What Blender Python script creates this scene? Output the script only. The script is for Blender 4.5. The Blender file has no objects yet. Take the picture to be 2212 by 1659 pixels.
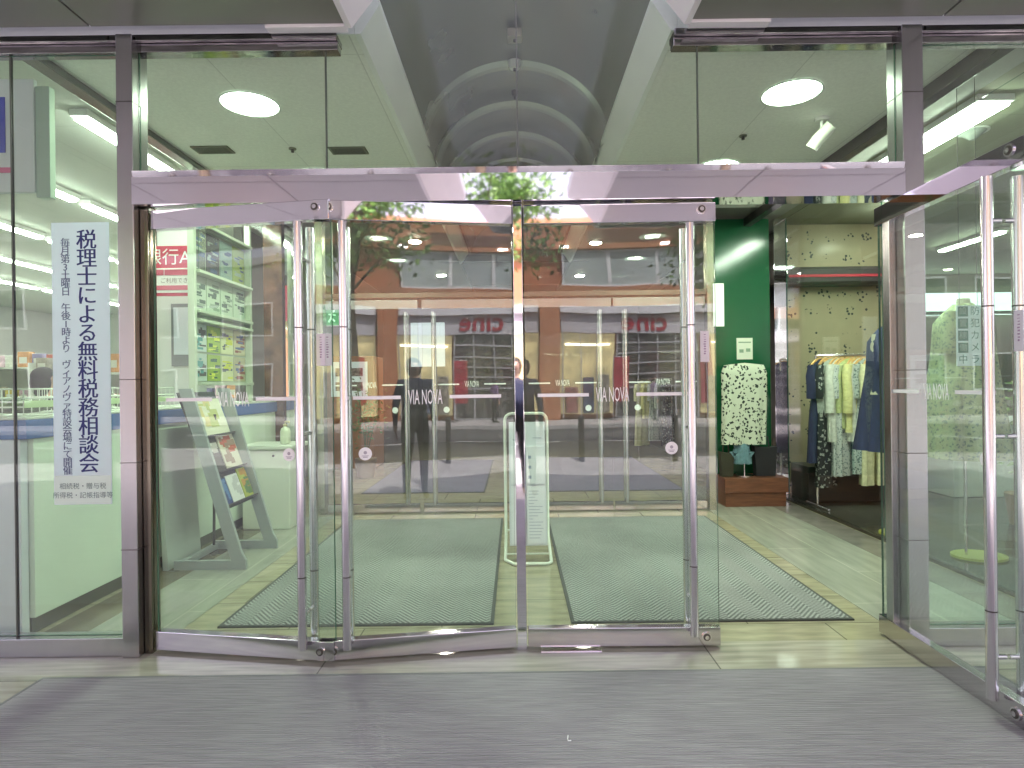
import bpy, bmesh, math, random
from mathutils import Vector, Matrix
R = math.radians
random.seed(7)
S = bpy.context.scene
COL = S.collection

# ------------------------------------------------------------------ camera
CAMZ = 1.42
cd = bpy.data.cameras.new('camera'); cam = bpy.data.objects.new('camera', cd); COL.objects.link(cam)
cam.location = (0, 0, CAMZ); cam.rotation_euler = (R(90), R(0.70), 0)
cd.sensor_width = 36; cd.lens = 36 * 1325 / 2212
cd.shift_x = -(1113 - 1106) / 2212; cd.shift_y = (831 - 829.5) / 2212
cd.clip_start = 0.05; cd.clip_end = 2000
S.camera = cam
# ------------------------------------------------------------------ world, sun, exposure
W = bpy.data.worlds.new('World'); S.world = W; W.use_nodes = True
nt = W.node_tree; nt.nodes.clear()
sky = nt.nodes.new('ShaderNodeTexSky'); sky.sky_type = 'NISHITA'; sky.sun_disc = False
sky.sun_elevation = R(58); sky.sun_rotation = R(12); sky.dust_density = 3.0; sky.air_density = 1.2
hs = nt.nodes.new('ShaderNodeHueSaturation'); hs.inputs['Saturation'].default_value = 0.28
tint = nt.nodes.new('ShaderNodeMix'); tint.data_type = 'RGBA'; tint.blend_type = 'MULTIPLY'
tint.inputs['Factor'].default_value = 1.0; tint.inputs['B'].default_value = (1.0, 0.89, 1.02, 1)
bg = nt.nodes.new('ShaderNodeBackground'); bg.inputs['Strength'].default_value = 0.15
wo = nt.nodes.new('ShaderNodeOutputWorld')
nt.links.new(sky.outputs[0], hs.inputs['Color']); nt.links.new(hs.outputs[0], tint.inputs['A'])
nt.links.new(tint.outputs['Result'], bg.inputs['Color']); nt.links.new(bg.outputs[0], wo.inputs[0])
sl = bpy.data.lights.new('sun', 'SUN'); sl.energy = 4.0; sl.angle = R(0.5); sl.color = (1.0, 0.94, 0.88)
so = bpy.data.objects.new('sun', sl); COL.objects.link(so); so.location = (0, 0, 30)
so.rotation_euler = Vector((-0.11, -0.52, -0.85)).to_track_quat('-Z', 'Y').to_euler()
S.view_settings.view_transform = 'Standard'; S.view_settings.look = 'None'
S.view_settings.gamma = 1; S.view_settings.exposure = 2.0
S.render.engine = 'CYCLES'
cy = S.cycles
cy.use_denoising = True; cy.max_bounces = 14; cy.transparent_max_bounces = 40
cy.glossy_bounces = 6; cy.diffuse_bounces = 4; cy.caustics_reflective = False; cy.caustics_refractive = False
cy.sample_clamp_indirect = 6
try: cy.denoiser = 'OPENIMAGEDENOISE'
except Exception: pass
LAMP = 12.0          # radiance of the lit lamps of the place
GREEN = (0.83, 1.0, 0.73)

# ------------------------------------------------------------------ helpers
def at(px, py, Y):
    """point at depth Y seen at (px,py) in a 2212x1659 view of the place"""
    u, v = px - 1113, py - 831; th = R(0.70)
    ut, vt = u * math.cos(th) - v * math.sin(th), u * math.sin(th) + v * math.cos(th)
    return Vector((ut / 1325 * Y, Y, CAMZ - vt / 1325 * Y))

class MB:
    def __init__(s): s.v = []; s.f = []; s.m = []; s.sm = []
    def add(s, vs, fs, m=0, smooth=False):
        o = len(s.v); s.v += [tuple(p) for p in vs]
        for f in fs:
            s.f.append(tuple(i + o for i in f)); s.m.append(m); s.sm.append(smooth)
        return s
    def box(s, x0, x1, y0, y1, z0, z1, bev=0, m=0):
        if bev <= 0:
            vs = [(x, y, z) for z in (z0, z1) for y in (y0, y1) for x in (x0, x1)]
            return s.add(vs, [(0, 2, 3, 1), (4, 5, 7, 6), (0, 1, 5, 4), (2, 6, 7, 3), (0, 4, 6, 2), (1, 3, 7, 5)], m)
        bm = bmesh.new(); bmesh.ops.create_cube(bm, size=1)
        for v in bm.verts:
            v.co = Vector(((x0 + x1) / 2 + v.co.x * (x1 - x0), (y0 + y1) / 2 + v.co.y * (y1 - y0), (z0 + z1) / 2 + v.co.z * (z1 - z0)))
        bmesh.ops.bevel(bm, geom=bm.edges[:], offset=bev, segments=2, affect='EDGES', profile=0.5)
        bm.verts.index_update()
        s.add([v.co for v in bm.verts], [[v.index for v in f.verts] for f in bm.faces], m); bm.free(); return s
    def tube(s, pts, r, n=12, m=0, caps=True, r1=None):
        pts = [Vector(p) for p in pts]; rings = []; up = None
        for i, p in enumerate(pts):
            t = (pts[min(i + 1, len(pts) - 1)] - pts[max(i - 1, 0)]).normalized()
            if up is None: up = t.orthogonal().normalized()
            else:
                up = (up - t * up.dot(t))
                up = up.normalized() if up.length > 1e-6 else t.orthogonal().normalized()
            b = t.cross(up); rr = r if r1 is None else r + (r1 - r) * i / max(1, len(pts) - 1)
            rings.append([p + (up * math.cos(a) + b * math.sin(a)) * rr for a in [2 * math.pi * k / n for k in range(n)]])
        return s.loft(rings, m, caps)
    def loft(s, rings, m=0, caps=True, smooth=True):
        n = len(rings[0]); vs = [p for q in rings for p in q]; fs = []
        for i in range(len(rings) - 1):
            for k in range(n):
                a, b = i * n + k, i * n + (k + 1) % n
                fs.append((a, b, b + n, a + n))
        s.add(vs, fs, m, smooth)
        if caps:
            s.add(rings[0], [tuple(range(n))[::-1]], m); s.add(rings[-1], [tuple(range(n))], m)
        return s
    def cyl(s, c, r, axis, h, n=24, m=0, r1=None):
        a = {'x': Vector((1, 0, 0)), 'y': Vector((0, 1, 0)), 'z': Vector((0, 0, 1))}[axis]; c = Vector(c)
        return s.tube([c, c + a * h], r, n, m, True, r1)
    def ell(s, c, rx, ry, rz, n=16, k=10, m=0, z0=-90, z1=90):
        rings = []
        for i in range(k + 1):
            t = R(z0 + (z1 - z0) * i / k); cr = max(math.cos(t), 0.02)
            rings.append([(c[0] + rx * cr * math.cos(2 * math.pi * j / n), c[1] + ry * cr * math.sin(2 * math.pi * j / n), c[2] + rz * math.sin(t)) for j in range(n)])
        return s.loft(rings, m)
    def quad(s, a, b, c, d, m=0): return s.add([a, b, c, d], [(0, 1, 2, 3)], m)
    def prism(s, poly, y0, y1, m=0):
        """poly in xz extruded along y"""
        n = len(poly)
        return s.add([(x, y0, z) for x, z in poly] + [(x, y1, z) for x, z in poly],
                     [tuple(range(n)), tuple(range(n, 2 * n))[::-1]] + [(i, i + n, (i + 1) % n + n, (i + 1) % n) for i in range(n)], m)
    def xform(s, M): s.v = [tuple(M @ Vector(p)) for p in s.v]; return s
    def mesh(s, name, mats):
        me = bpy.data.meshes.new(name); me.from_pydata(s.v, [], s.f); me.update()
        bm = bmesh.new(); bm.from_mesh(me); bmesh.ops.recalc_face_normals(bm, faces=bm.faces); bm.to_mesh(me); bm.free()
        for x in (mats if isinstance(mats, (list, tuple)) else [mats]): me.materials.append(x)
        me.polygons.foreach_set('material_index', s.m); me.polygons.foreach_set('use_smooth', s.sm)
        return me

def wloc(o):
    p = Vector((0, 0, 0))
    while o: p += o.location; o = o.parent
    return p
def obj(name, mb, mats, parent=None, local=False):
    """links ONE mesh object; unless local, mb is in world coordinates and is re-based to its parent"""
    if parent is not None and not local:
        mb.xform(Matrix.Translation(-wloc(parent)))
    o = bpy.data.objects.new(name, mb.mesh(name, mats)); COL.objects.link(o); o.parent = parent
    return o
def tag(o, label=None, cat=None, group=None, kind=None):
    if label: o['label'] = label
    if cat: o['category'] = cat
    if group: o['group'] = group
    if kind: o['kind'] = kind
    return o
def thing(name, label, cat, loc=(0, 0, 0), group=None, rz=0):
    o = bpy.data.objects.new(name, None); COL.objects.link(o); o.location = loc; o.rotation_euler = (0, 0, rz)
    o.empty_display_size = 0.1
    return tag(o, label, cat, group)
def solo(name, mb, mats, label, cat, group=None):
    return tag(obj(name, mb, mats), label, cat, group)
def struct(name, mb, mats):
    return tag(obj(name, mb, mats), kind='structure')
def copy_tree(o, parent=None):
    c = o.copy(); COL.objects.link(c)
    if parent is not None: c.parent = parent
    for ch in list(o.children): copy_tree(ch, c)
    return c
def text2d(body, size, ax='CENTER', ay='CENTER', line=1.0, sx=1.0, bold=0.0):
    cu = bpy.data.curves.new('t', 'FONT'); cu.body = body; cu.size = size; cu.align_x = ax; cu.align_y = ay
    cu.space_line = line; cu.resolution_u = 2; cu.offset = bold
    o = bpy.data.objects.new('t', cu); COL.objects.link(o)
    dg = bpy.context.evaluated_depsgraph_get(); dg.update()
    me = bpy.data.meshes.new_from_object(o.evaluated_get(dg))
    vs = [(v.co.x * sx, v.co.y) for v in me.vertices]; fs = [tuple(p.vertices) for p in me.polygons]
    bpy.data.objects.remove(o); bpy.data.curves.remove(cu); bpy.data.meshes.remove(me)
    return vs, fs
def put_text(mb, body, size, fn, m=0, **k):
    vs, fs = text2d(body, size, **k); mb.add([fn(x, y) for x, y in vs], fs, m)
    return mb

# ------------------------------------------------------------------ materials
MC = {}
def nodes(name):
    m = bpy.data.materials.new(name); m.use_nodes = True; n = m.node_tree
    return m, n, n.nodes['Principled BSDF']
def M(name, col, rough=0.5, metal=0.0, nz=None, bump=None, emit=0, ecol=None, stretch=(1, 1, 1), spec=0.5):
    if name in MC: return MC[name]
    m, n, b = nodes(name)
    b.inputs['Base Color'].default_value = (*col, 1); b.inputs['Roughness'].default_value = rough
    b.inputs['Metallic'].default_value = metal; b.inputs['Specular IOR Level'].default_value = spec
    if nz or bump:
        tc = n.nodes.new('ShaderNodeTexCoord'); mp = n.nodes.new('ShaderNodeMapping'); mp.inputs['Scale'].default_value = stretch
        n.links.new(tc.outputs['Object'], mp.inputs[0])
    if nz:
        t = n.nodes.new('ShaderNodeTexNoise'); t.inputs['Scale'].default_value = nz[0]; t.inputs['Detail'].default_value = 5
        n.links.new(mp.outputs[0], t.inputs['Vector'])
        r = n.nodes.new('ShaderNodeValToRGB')
        r.color_ramp.elements[0].position = 0.3; r.color_ramp.elements[1].position = 0.7
        r.color_ramp.elements[0].color = (*[c * (1 - nz[1]) for c in col], 1)
        r.color_ramp.elements[1].color = (*[min(1, c * (1 + nz[1])) for c in col], 1)
        n.links.new(t.outputs[0], r.inputs[0]); n.links.new(r.outputs[0], b.inputs['Base Color'])
        rr = n.nodes.new('ShaderNodeMapRange'); q = 0.06 if metal else 0.25; rr.inputs['To Min'].default_value = rough * (1 - q); rr.inputs['To Max'].default_value = min(1, rough * (1 + q))
        n.links.new(t.outputs[0], rr.inputs[0]); n.links.new(rr.outputs[0], b.inputs['Roughness'])
    if bump:
        t = n.nodes.new('ShaderNodeTexNoise'); t.inputs['Scale'].default_value = bump[0]; t.inputs['Detail'].default_value = 3
        n.links.new(mp.outputs[0], t.inputs['Vector'])
        bp = n.nodes.new('ShaderNodeBump'); bp.inputs['Strength'].default_value = bump[1]; bp.inputs['Distance'].default_value = 0.01
        n.links.new(t.outputs[0], bp.inputs['Height']); n.links.new(bp.outputs[0], b.inputs['Normal'])
    if emit:
        b.inputs['Emission Color'].default_value = (*(ecol or col), 1); b.inputs['Emission Strength'].default_value = emit
    MC[name] = m; return m
def glass(name, tintc, f0, wav=0.02, dust_haze=0.0):
    """thin architectural glass: clear body with an even tint, sheen from both faces by the angle (Schlick)"""
    if name in MC: return MC[name]
    m = bpy.data.materials.new(name); m.use_nodes = True; n = m.node_tree; n.nodes.clear(); L = n.links.new
    g = n.nodes.new('ShaderNodeNewGeometry'); d = n.nodes.new('ShaderNodeVectorMath'); d.operation = 'DOT_PRODUCT'
    L(g.outputs['Normal'], d.inputs[0]); L(g.outputs['Incoming'], d.inputs[1])
    def math_(op, a, b=None):
        x = n.nodes.new('ShaderNodeMath'); x.operation = op; x.use_clamp = False
        for i, q in enumerate((a, b)):
            if q is None: continue
            if isinstance(q, (int, float)): x.inputs[i].default_value = q
            else: L(q, x.inputs[i])
        return x.outputs[0]
    a = math_('ABSOLUTE', d.outputs['Value']); p = math_('POWER', math_('SUBTRACT', 1.0, a), 5.0)
    f = math_('ADD', math_('MULTIPLY', p, 0.75 - f0), f0)
    tr = n.nodes.new('ShaderNodeBsdfTransparent'); tr.inputs[0].default_value = (*tintc, 1)
    gl = n.nodes.new('ShaderNodeBsdfGlossy'); gl.inputs['Roughness'].default_value = 0.0; gl.inputs['Color'].default_value = (0.97, 0.98, 1, 1)
    tc = n.nodes.new('ShaderNodeTexCoord'); t = n.nodes.new('ShaderNodeTexNoise'); t.inputs['Scale'].default_value = 1.6; t.inputs['Detail'].default_value = 1
    L(tc.outputs['Object'], t.inputs['Vector'])
    bp = n.nodes.new('ShaderNodeBump'); bp.inputs['Strength'].default_value = wav; bp.inputs['Distance'].default_value = 0.12
    L(t.outputs[0], bp.inputs['Height']); L(bp.outputs[0], gl.inputs['Normal'])
    mx = n.nodes.new('ShaderNodeMixShader'); L(f, mx.inputs[0]); L(tr.outputs[0], mx.inputs[1]); L(gl.outputs[0], mx.inputs[2])
    o = n.nodes.new('ShaderNodeOutputMaterial'); res = mx.outputs[0]
    if dust_haze:   # dusty film and smears, plus a milky haze painted in to lift the blacks
        df = n.nodes.new('ShaderNodeBsdfDiffuse'); df.inputs[0].default_value = (0.85, 0.87, 0.86, 1)
        mp = n.nodes.new('ShaderNodeMapping'); mp.inputs['Scale'].default_value = (1.5, 1.5, 0.6); L(tc.outputs['Object'], mp.inputs[0])
        t3 = n.nodes.new('ShaderNodeTexNoise'); t3.inputs['Scale'].default_value = 2.5; t3.inputs['Detail'].default_value = 6; t3.inputs['Distortion'].default_value = 1.2; L(mp.outputs[0], t3.inputs['Vector'])
        m3 = n.nodes.new('ShaderNodeMixShader'); L(math_('MULTIPLY', t3.outputs[0], dust_haze), m3.inputs[0]); L(res, m3.inputs[1]); L(df.outputs[0], m3.inputs[2]); res = m3.outputs[0]
    L(res, o.inputs[0])
    MC[name] = m; return m
def tiles(name, c1, c2, mortar, sx, sy, msize=0.004, rough=0.2, off=0.5, nzs=3.0, amt=0.25, rot=0, stretch=(1, 6, 1)):
    if name in MC: return MC[name]
    m, n, b = nodes(name); L = n.links.new
    tc = n.nodes.new('ShaderNodeTexCoord'); mp = n.nodes.new('ShaderNodeMapping'); mp.inputs['Rotation'].default_value = (0, 0, rot)
    L(tc.outputs['Object'], mp.inputs[0])
    br = n.nodes.new('ShaderNodeTexBrick'); br.offset = off; br.inputs['Scale'].default_value = 1
    br.inputs['Brick Width'].default_value = sx; br.inputs['Row Height'].default_value = sy
    br.inputs['Mortar Size'].default_value = msize; br.inputs['Color1'].default_value = (*c1, 1); br.inputs['Color2'].default_value = (*c2, 1); br.inputs['Mortar'].default_value = (*mortar, 1)
    L(mp.outputs[0], br.inputs['Vector'])
    m2 = n.nodes.new('ShaderNodeMapping'); m2.inputs['Scale'].default_value = stretch; L(tc.outputs['Object'], m2.inputs[0])
    t = n.nodes.new('ShaderNodeTexNoise'); t.inputs['Scale'].default_value = nzs; t.inputs['Detail'].default_value = 6; L(m2.outputs[0], t.inputs['Vector'])
    mr = n.nodes.new('ShaderNodeMapRange'); mr.inputs['From Min'].default_value = 0.3; mr.inputs['From Max'].default_value = 0.7
    mr.inputs['To Min'].default_value = 1 - amt; mr.inputs['To Max'].default_value = 1 + amt; L(t.outputs[0], mr.inputs[0])
    mx = n.nodes.new('ShaderNodeMix'); mx.data_type = 'RGBA'; mx.blend_type = 'MULTIPLY'; mx.inputs['Factor'].default_value = 1
    L(br.outputs['Color'], mx.inputs['A']); L(mr.outputs[0], mx.inputs['B']); L(mx.outputs['Result'], b.inputs['Base Color'])
    r2 = n.nodes.new('ShaderNodeMapRange'); r2.inputs['To Min'].default_value = rough * 0.6; r2.inputs['To Max'].default_value = rough * 1.5
    L(t.outputs[0], r2.inputs[0]); L(r2.outputs[0], b.inputs['Roughness'])
    bp = n.nodes.new('ShaderNodeBump'); bp.inputs['Strength'].default_value = 0.25; bp.inputs['Distance'].default_value = 0.002; bp.invert = True
    L(br.outputs['Fac'], bp.inputs['Height']); L(bp.outputs[0], b.inputs['Normal'])
    MC[name] = m; return m
def ribmat(name, c1, c2, scale, chev=True):
    """entrance matting: fine ridges, laid in a herringbone when chev"""
    if name in MC: return MC[name]
    m, n, b = nodes(name); L = n.links.new; b.inputs['Roughness'].default_value = 0.9; b.inputs['Specular IOR Level'].default_value = 0.15
    tc = n.nodes.new('ShaderNodeTexCoord'); sp = n.nodes.new('ShaderNodeSeparateXYZ'); L(tc.outputs['Object'], sp.inputs[0])
    def math_(op, a, bb=None):
        x = n.nodes.new('ShaderNodeMath'); x.operation = op
        for i, q in enumerate((a, bb)):
            if q is None: continue
            if isinstance(q, (int, float)): x.inputs[i].default_value = q
            else: L(q, x.inputs[i])
        return x.outputs[0]
    if chev:
        z = math_('PINGPONG', sp.outputs['X'], 0.11); h = math_('ADD', math_('MULTIPLY', z, 1.2), sp.outputs['Y'])
    else:
        h = sp.outputs['Y']
    s1 = math_('SINE', math_('MULTIPLY', h, scale))
    t = n.nodes.new('ShaderNodeTexNoise'); t.inputs['Scale'].default_value = 90 if chev else 14; t.inputs['Detail'].default_value = 3
    mp = n.nodes.new('ShaderNodeMapping'); mp.inputs['Scale'].default_value = (1, 1, 1) if chev else (0.35, 7, 1); L(tc.outputs['Object'], mp.inputs[0]); L(mp.outputs[0], t.inputs['Vector'])
    t2 = n.nodes.new('ShaderNodeTexNoise'); t2.inputs['Scale'].default_value = 0.9; t2.inputs['Detail'].default_value = 4; L(tc.outputs['Object'], t2.inputs['Vector'])
    s2 = math_('ADD', math_('MULTIPLY', s1, 0.30 if chev else 0.10), math_('ADD', math_('MULTIPLY', t.outputs[0], 0.7 if chev else 1.1), math_('MULTIPLY', t2.outputs[0], 0.75 if chev else 1.0)))
    r = n.nodes.new('ShaderNodeMapRange'); r.inputs['From Min'].default_value = 0.27 if chev else 0.5; r.inputs['From Max'].default_value = 1.25 if chev else 1.55; L(s2, r.inputs[0])
    mx = n.nodes.new('ShaderNodeMix'); mx.data_type = 'RGBA'; mx.inputs['A'].default_value = (*c1, 1); mx.inputs['B'].default_value = (*c2, 1)
    L(r.outputs[0], mx.inputs['Factor']); L(mx.outputs['Result'], b.inputs['Base Color'])
    bp = n.nodes.new('ShaderNodeBump'); bp.inputs['Strength'].default_value = 0.6; bp.inputs['Distance'].default_value = 0.004
    L(s1, bp.inputs['Height']); L(bp.outputs[0], b.inputs['Normal'])
    MC[name] = m; return m
def spotted(name, base, spot, scale, thr, rough=0.8, cluster=False, coord='Object'):
    if name in MC: return MC[name]
    m, n, b = nodes(name); L = n.links.new; b.inputs['Roughness'].default_value = rough
    tc = n.nodes.new('ShaderNodeTexCoord')
    v = n.nodes.new('ShaderNodeTexVoronoi'); v.inputs['Scale'].default_value = scale
    dn = n.nodes.new('ShaderNodeTexNoise'); dn.inputs['Scale'].default_value = scale * 1.3; L(tc.outputs[coord], dn.inputs['Vector'])
    dm = n.nodes.new('ShaderNodeVectorMath'); dm.operation = 'MULTIPLY_ADD'; dm.inputs[1].default_value = (1.3 / scale,) * 3; L(dn.outputs['Color'], dm.inputs[0]); L(tc.outputs[coord], dm.inputs[2]); L(dm.outputs[0], v.inputs['Vector'])
    if cluster:
        v.inputs['Randomness'].default_value = 0.35
        v2 = n.nodes.new('ShaderNodeTexVoronoi'); v2.inputs['Scale'].default_value = scale * 5.5; L(tc.outputs[coord], v2.inputs['Vector'])
        a = n.nodes.new('ShaderNodeMath'); a.operation = 'LESS_THAN'; a.inputs[1].default_value = 0.30; L(v.outputs['Distance'], a.inputs[0])
        c = n.nodes.new('ShaderNodeMath'); c.operation = 'LESS_THAN'; c.inputs[1].default_value = thr; L(v2.outputs['Distance'], c.inputs[0])
        k = n.nodes.new('ShaderNodeMath'); k.operation = 'MULTIPLY'; L(a.outputs[0], k.inputs[0]); L(c.outputs[0], k.inputs[1]); fac = k.outputs[0]
    else:
        k = n.nodes.new('ShaderNodeMath'); k.operation = 'LESS_THAN'; k.inputs[1].default_value = thr; L(v.outputs['Distance'], k.inputs[0]); fac = k.outputs[0]
    t = n.nodes.new('ShaderNodeTexNoise'); t.inputs['Scale'].default_value = 7; L(tc.outputs[coord], t.inputs['Vector'])
    m1 = n.nodes.new('ShaderNodeMix'); m1.data_type = 'RGBA'; m1.inputs['A'].default_value = (*[c * 0.82 for c in base], 1); m1.inputs['B'].default_value = (*base, 1); L(t.outputs[0], m1.inputs['Factor'])
    mx = n.nodes.new('ShaderNodeMix'); mx.data_type = 'RGBA'; mx.inputs['B'].default_value = (*spot, 1); L(m1.outputs['Result'], mx.inputs['A'])
    L(fac, mx.inputs['Factor']); L(mx.outputs['Result'], b.inputs['Base Color'])
    MC[name] = m; return m

steel = M('brushed_steel', (0.43, 0.425, 0.44), 0.24, 1.0, nz=(3, 0.03), stretch=(12, 12, 1))
mirror = M('polished_steel', (0.77, 0.74, 0.79), 0.035, 1.0, bump=(2.2, 0.05))
chrome = M('handle_steel', (0.72, 0.69, 0.72), 0.16, 1.0, nz=(2, 0.02))
darksteel = M('dark_steel', (0.10, 0.09, 0.085), 0.3, 0.8)
GT = (0.94, 0.985, 0.955)
pane_m = glass('clear_glass', GT, 0.050, 0.02, 0.045)
transom_m = glass('transom_glass', (0.96, 0.985, 0.965), 0.016, 0.02, 0.01)
inner_m = glass('inner_glass', (0.97, 0.985, 0.965), 0.006)
side_m = glass('partition_glass', (0.97, 0.99, 0.97), 0.02)
edge_m = M('glass_edge', (0.05, 0.13, 0.09), 0.15)
white = M('white_paint', (0.78, 0.78, 0.76), 0.45, nz=(3, 0.04))
film = M('white_film', (0.92, 0.92, 0.93), 0.6)
black = M('black_rubber', (0.02, 0.02, 0.02), 0.5)
lampm = M('lamp_glow', (1, 1, 1), 0.5, emit=LAMP * 5.0, ecol=GREEN)
tubem = M('tube_glow', (1, 1, 1), 0.5, emit=LAMP * 1.3, ecol=(0.86, 1.0, 0.82))
lavender = M('canopy_panel', (0.42, 0.40, 0.435), 0.32, nz=(1.5, 0.05), bump=(1.2, 0.03))
whitealu = M('white_aluminium', (0.88, 0.85, 0.88), 0.35, nz=(3, 0.03))

def pane(mb, x0, x1, y0, y1, z0, z1):
    """glass slab: big faces glass (0), thin edges green (1)"""
    vs = [(x, y, z) for z in (z0, z1) for y in (y0, y1) for x in (x0, x1)]
    big_y = (x1 - x0) > (y1 - y0)
    F = [((0, 2, 3, 1), 1), ((4, 5, 7, 6), 1), ((0, 1, 5, 4), 0 if big_y else 1), ((2, 6, 7, 3), 0 if big_y else 1), ((0, 4, 6, 2), 1 if big_y else 0), ((1, 3, 7, 5), 1 if big_y else 0)]
    for f, m in F: mb.add(vs, [f], m)
    return mb

# ================================================================== SETTING
struct('ground', MB().quad((-400, -400, -0.15), (400, -400, -0.15), (400, 400, -0.15), (-400, 400, -0.15)), M('asphalt', (0.075, 0.075, 0.08), 0.85, nz=(40, 0.3)))
pav = tiles('pavement_stone', (0.48, 0.46, 0.46), (0.54, 0.52, 0.51), (0.28, 0.27, 0.26), 0.6, 0.3, 0.006, 0.5)
b = MB().box(-40, 40, -5.0, 2.55, -0.149, 0.0); struct('pavement', b, pav)
b = MB().box(-40, 40, -15.0 - 3.0, -14.6, -0.149, 0.0); struct('far_pavement', b, pav)
kerbm = M('kerb_stone', (0.42, 0.41, 0.40), 0.7, nz=(8, 0.15))
b = MB().box(-40, 40, -5.15, -5.0, -0.148, 0.004, 0.01).box(-40, 40, -14.6, -14.45, -0.148, 0.004, 0.01); struct('kerb', b, kerbm)
b = MB()
for i in range(-12, 13): b.box(i * 3 - 0.9, i * 3 + 0.9, -9.8, -9.65, -0.149, -0.146)
struct('road_marking', b, M('road_paint', (0.75, 0.75, 0.74), 0.7))
# threshold and vestibule floors
thr_m = tiles('threshold_stone', (0.40, 0.37, 0.30), (0.36, 0.34, 0.28), (0.16, 0.15, 0.12), 2.0, 0.75, 0.004, 0.07, nzs=2.0, amt=0.22, stretch=(1.2, 14, 1))
struct('threshold_floor', MB().box(-12, 12, 2.55, 3.36, -0.14, 0.0), thr_m)
ol_m = tiles('olive_stone', (0.33, 0.30, 0.20), (0.36, 0.33, 0.23), (0.14, 0.13, 0.09), 0.9, 0.45, 0.004, 0.12, nzs=2.0, amt=0.2, stretch=(2, 9, 1))
struct('vestibule_floor', MB().box(-12, 12, 3.36, 18, -0.14, 0.0), ol_m)
pale_m = tiles('pale_stone', (0.28, 0.29, 0.24), (0.32, 0.325, 0.275), (0.42, 0.425, 0.35), 1.3, 0.42, 0.005, 0.16, rot=R(90), nzs=1.5, amt=0.14, stretch=(9, 1.2, 1))
struct('pale_floor_strip', MB().box(-2.52, -1.98, 3.42, 6.7, 0.0, 0.004).box(2.13, 2.90, 3.42, 8.4, 0.0, 0.004), pale_m)
struct('grey_floor_strip', MB().box(2.904, 3.2, 3.42, 8.4, 0.0, 0.004), M('grey_stone', (0.22, 0.20, 0.18), 0.2, nz=(5, 0.2)))
struct('counter_reflection_strip', MB().box(-2.78, -2.524, 3.42, 7.2, 0.0, 0.004), M('reflection_olive', (0.15, 0.13, 0.085), 0.2, nz=(5, 0.2)))  # dark reflection of the counter on the floor, painted as a strip
struct('display_floor', MB().box(3.28, 9.4, 3.46, 11.4, 0.0, 0.012), tiles('black_tile', (0.045, 0.042, 0.036), (0.055, 0.05, 0.042), (0.10, 0.09, 0.07), 0.6, 0.6, 0.004, 0.12))
struct('shop_floor', MB().box(-11.9, -3.4, 3.46, 16, 0.0, 0.012), M('vinyl_floor', (0.5, 0.5, 0.45), 0.3, nz=(3, 0.08)))

# ceilings
def ceiling_mat(name, c):
    if name in MC: return MC[name]
    m = tiles(name, c, tuple(x * 0.97 for x in c), tuple(x * 0.78 for x in c), 1.8, 0.9, 0.004, 0.8, 0.0, 40, 0.05, R(90), (1, 1, 1))
    MC[name] = m; return m
ceil_m = ceiling_mat('acoustic_board', (0.86, 0.87, 0.82))
struct('ceiling', MB().box(-2.80, -0.865, 3.40, 6.86, 3.37, 3.47).box(0.92, 2.80, 3.40, 6.86, 3.37, 3.47), ceil_m)
fasc = M('soffit_edge_paint', (0.88, 0.90, 0.88), 0.4, nz=(2, 0.04))
b = MB()
b.prism([(-0.862, 3.366), (-0.83, 3.366), (-0.725, 3.525), (-0.725, 3.56), (-0.862, 3.56)], 3.386, 9.8)
b.prism([(0.917, 3.366), (0.885, 3.366), (0.78, 3.525), (0.78, 3.56), (0.917, 3.56)], 3.386, 9.8)
b.box(-2.9, -0.865, 3.386, 3.399, 3.366, 3.53).box(0.92, 2.9, 3.386, 3.399, 3.366, 3.53)
struct('ceiling_edge_trim', b, fasc)
vm = M('vault_panel', (0.54, 0.54, 0.56), 0.27, 0.55, nz=(1.2, 0.05), bump=(1.5, 0.04))
b = MB(); N = 36; VX = 0.028
edges_v = [3.40, 5.25, 5.95, 6.6, 7.3, 9.8]; prof_v = []
for q in range(len(edges_v) - 1):
    for k in range(9):
        f_ = k / 8; prof_v.append((edges_v[q] + (edges_v[q + 1] - edges_v[q]) * f_ + (0.05 if k == 0 and q else 0), 0.026 * q + 0.030 * math.sin(math.pi * f_) * (q > 0 and q < 4)))
ys = [q[0] for q in prof_v]; rings = []
for y, e in prof_v:
    rings.append([(VX - (0.80 - e) * math.cos(math.pi * k / N), y, 3.50 + (0.70 - e) * math.sin(math.pi * k / N)) for k in range(N + 1)])
for i in range(len(ys) - 1):
    b.add(rings[i] + rings[i + 1], [(k, k + 1, k + 2 + N, k + 1 + N) for k in range(N)], 0, True)
# outer skin of the shell so it has thickness
for i in (0, len(ys) - 1):
    o2 = [(VX - 0.90 * math.cos(math.pi * k / N), ys[i], 3.50 + 0.78 * math.sin(math.pi * k / N)) for k in range(N + 1)]
    b.add(rings[i] + o2, [(k, k + 1, k + 2 + N, k + 1 + N) for k in range(N)], 0)
vault = struct('vaulted_ceiling', b, vm)

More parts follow.
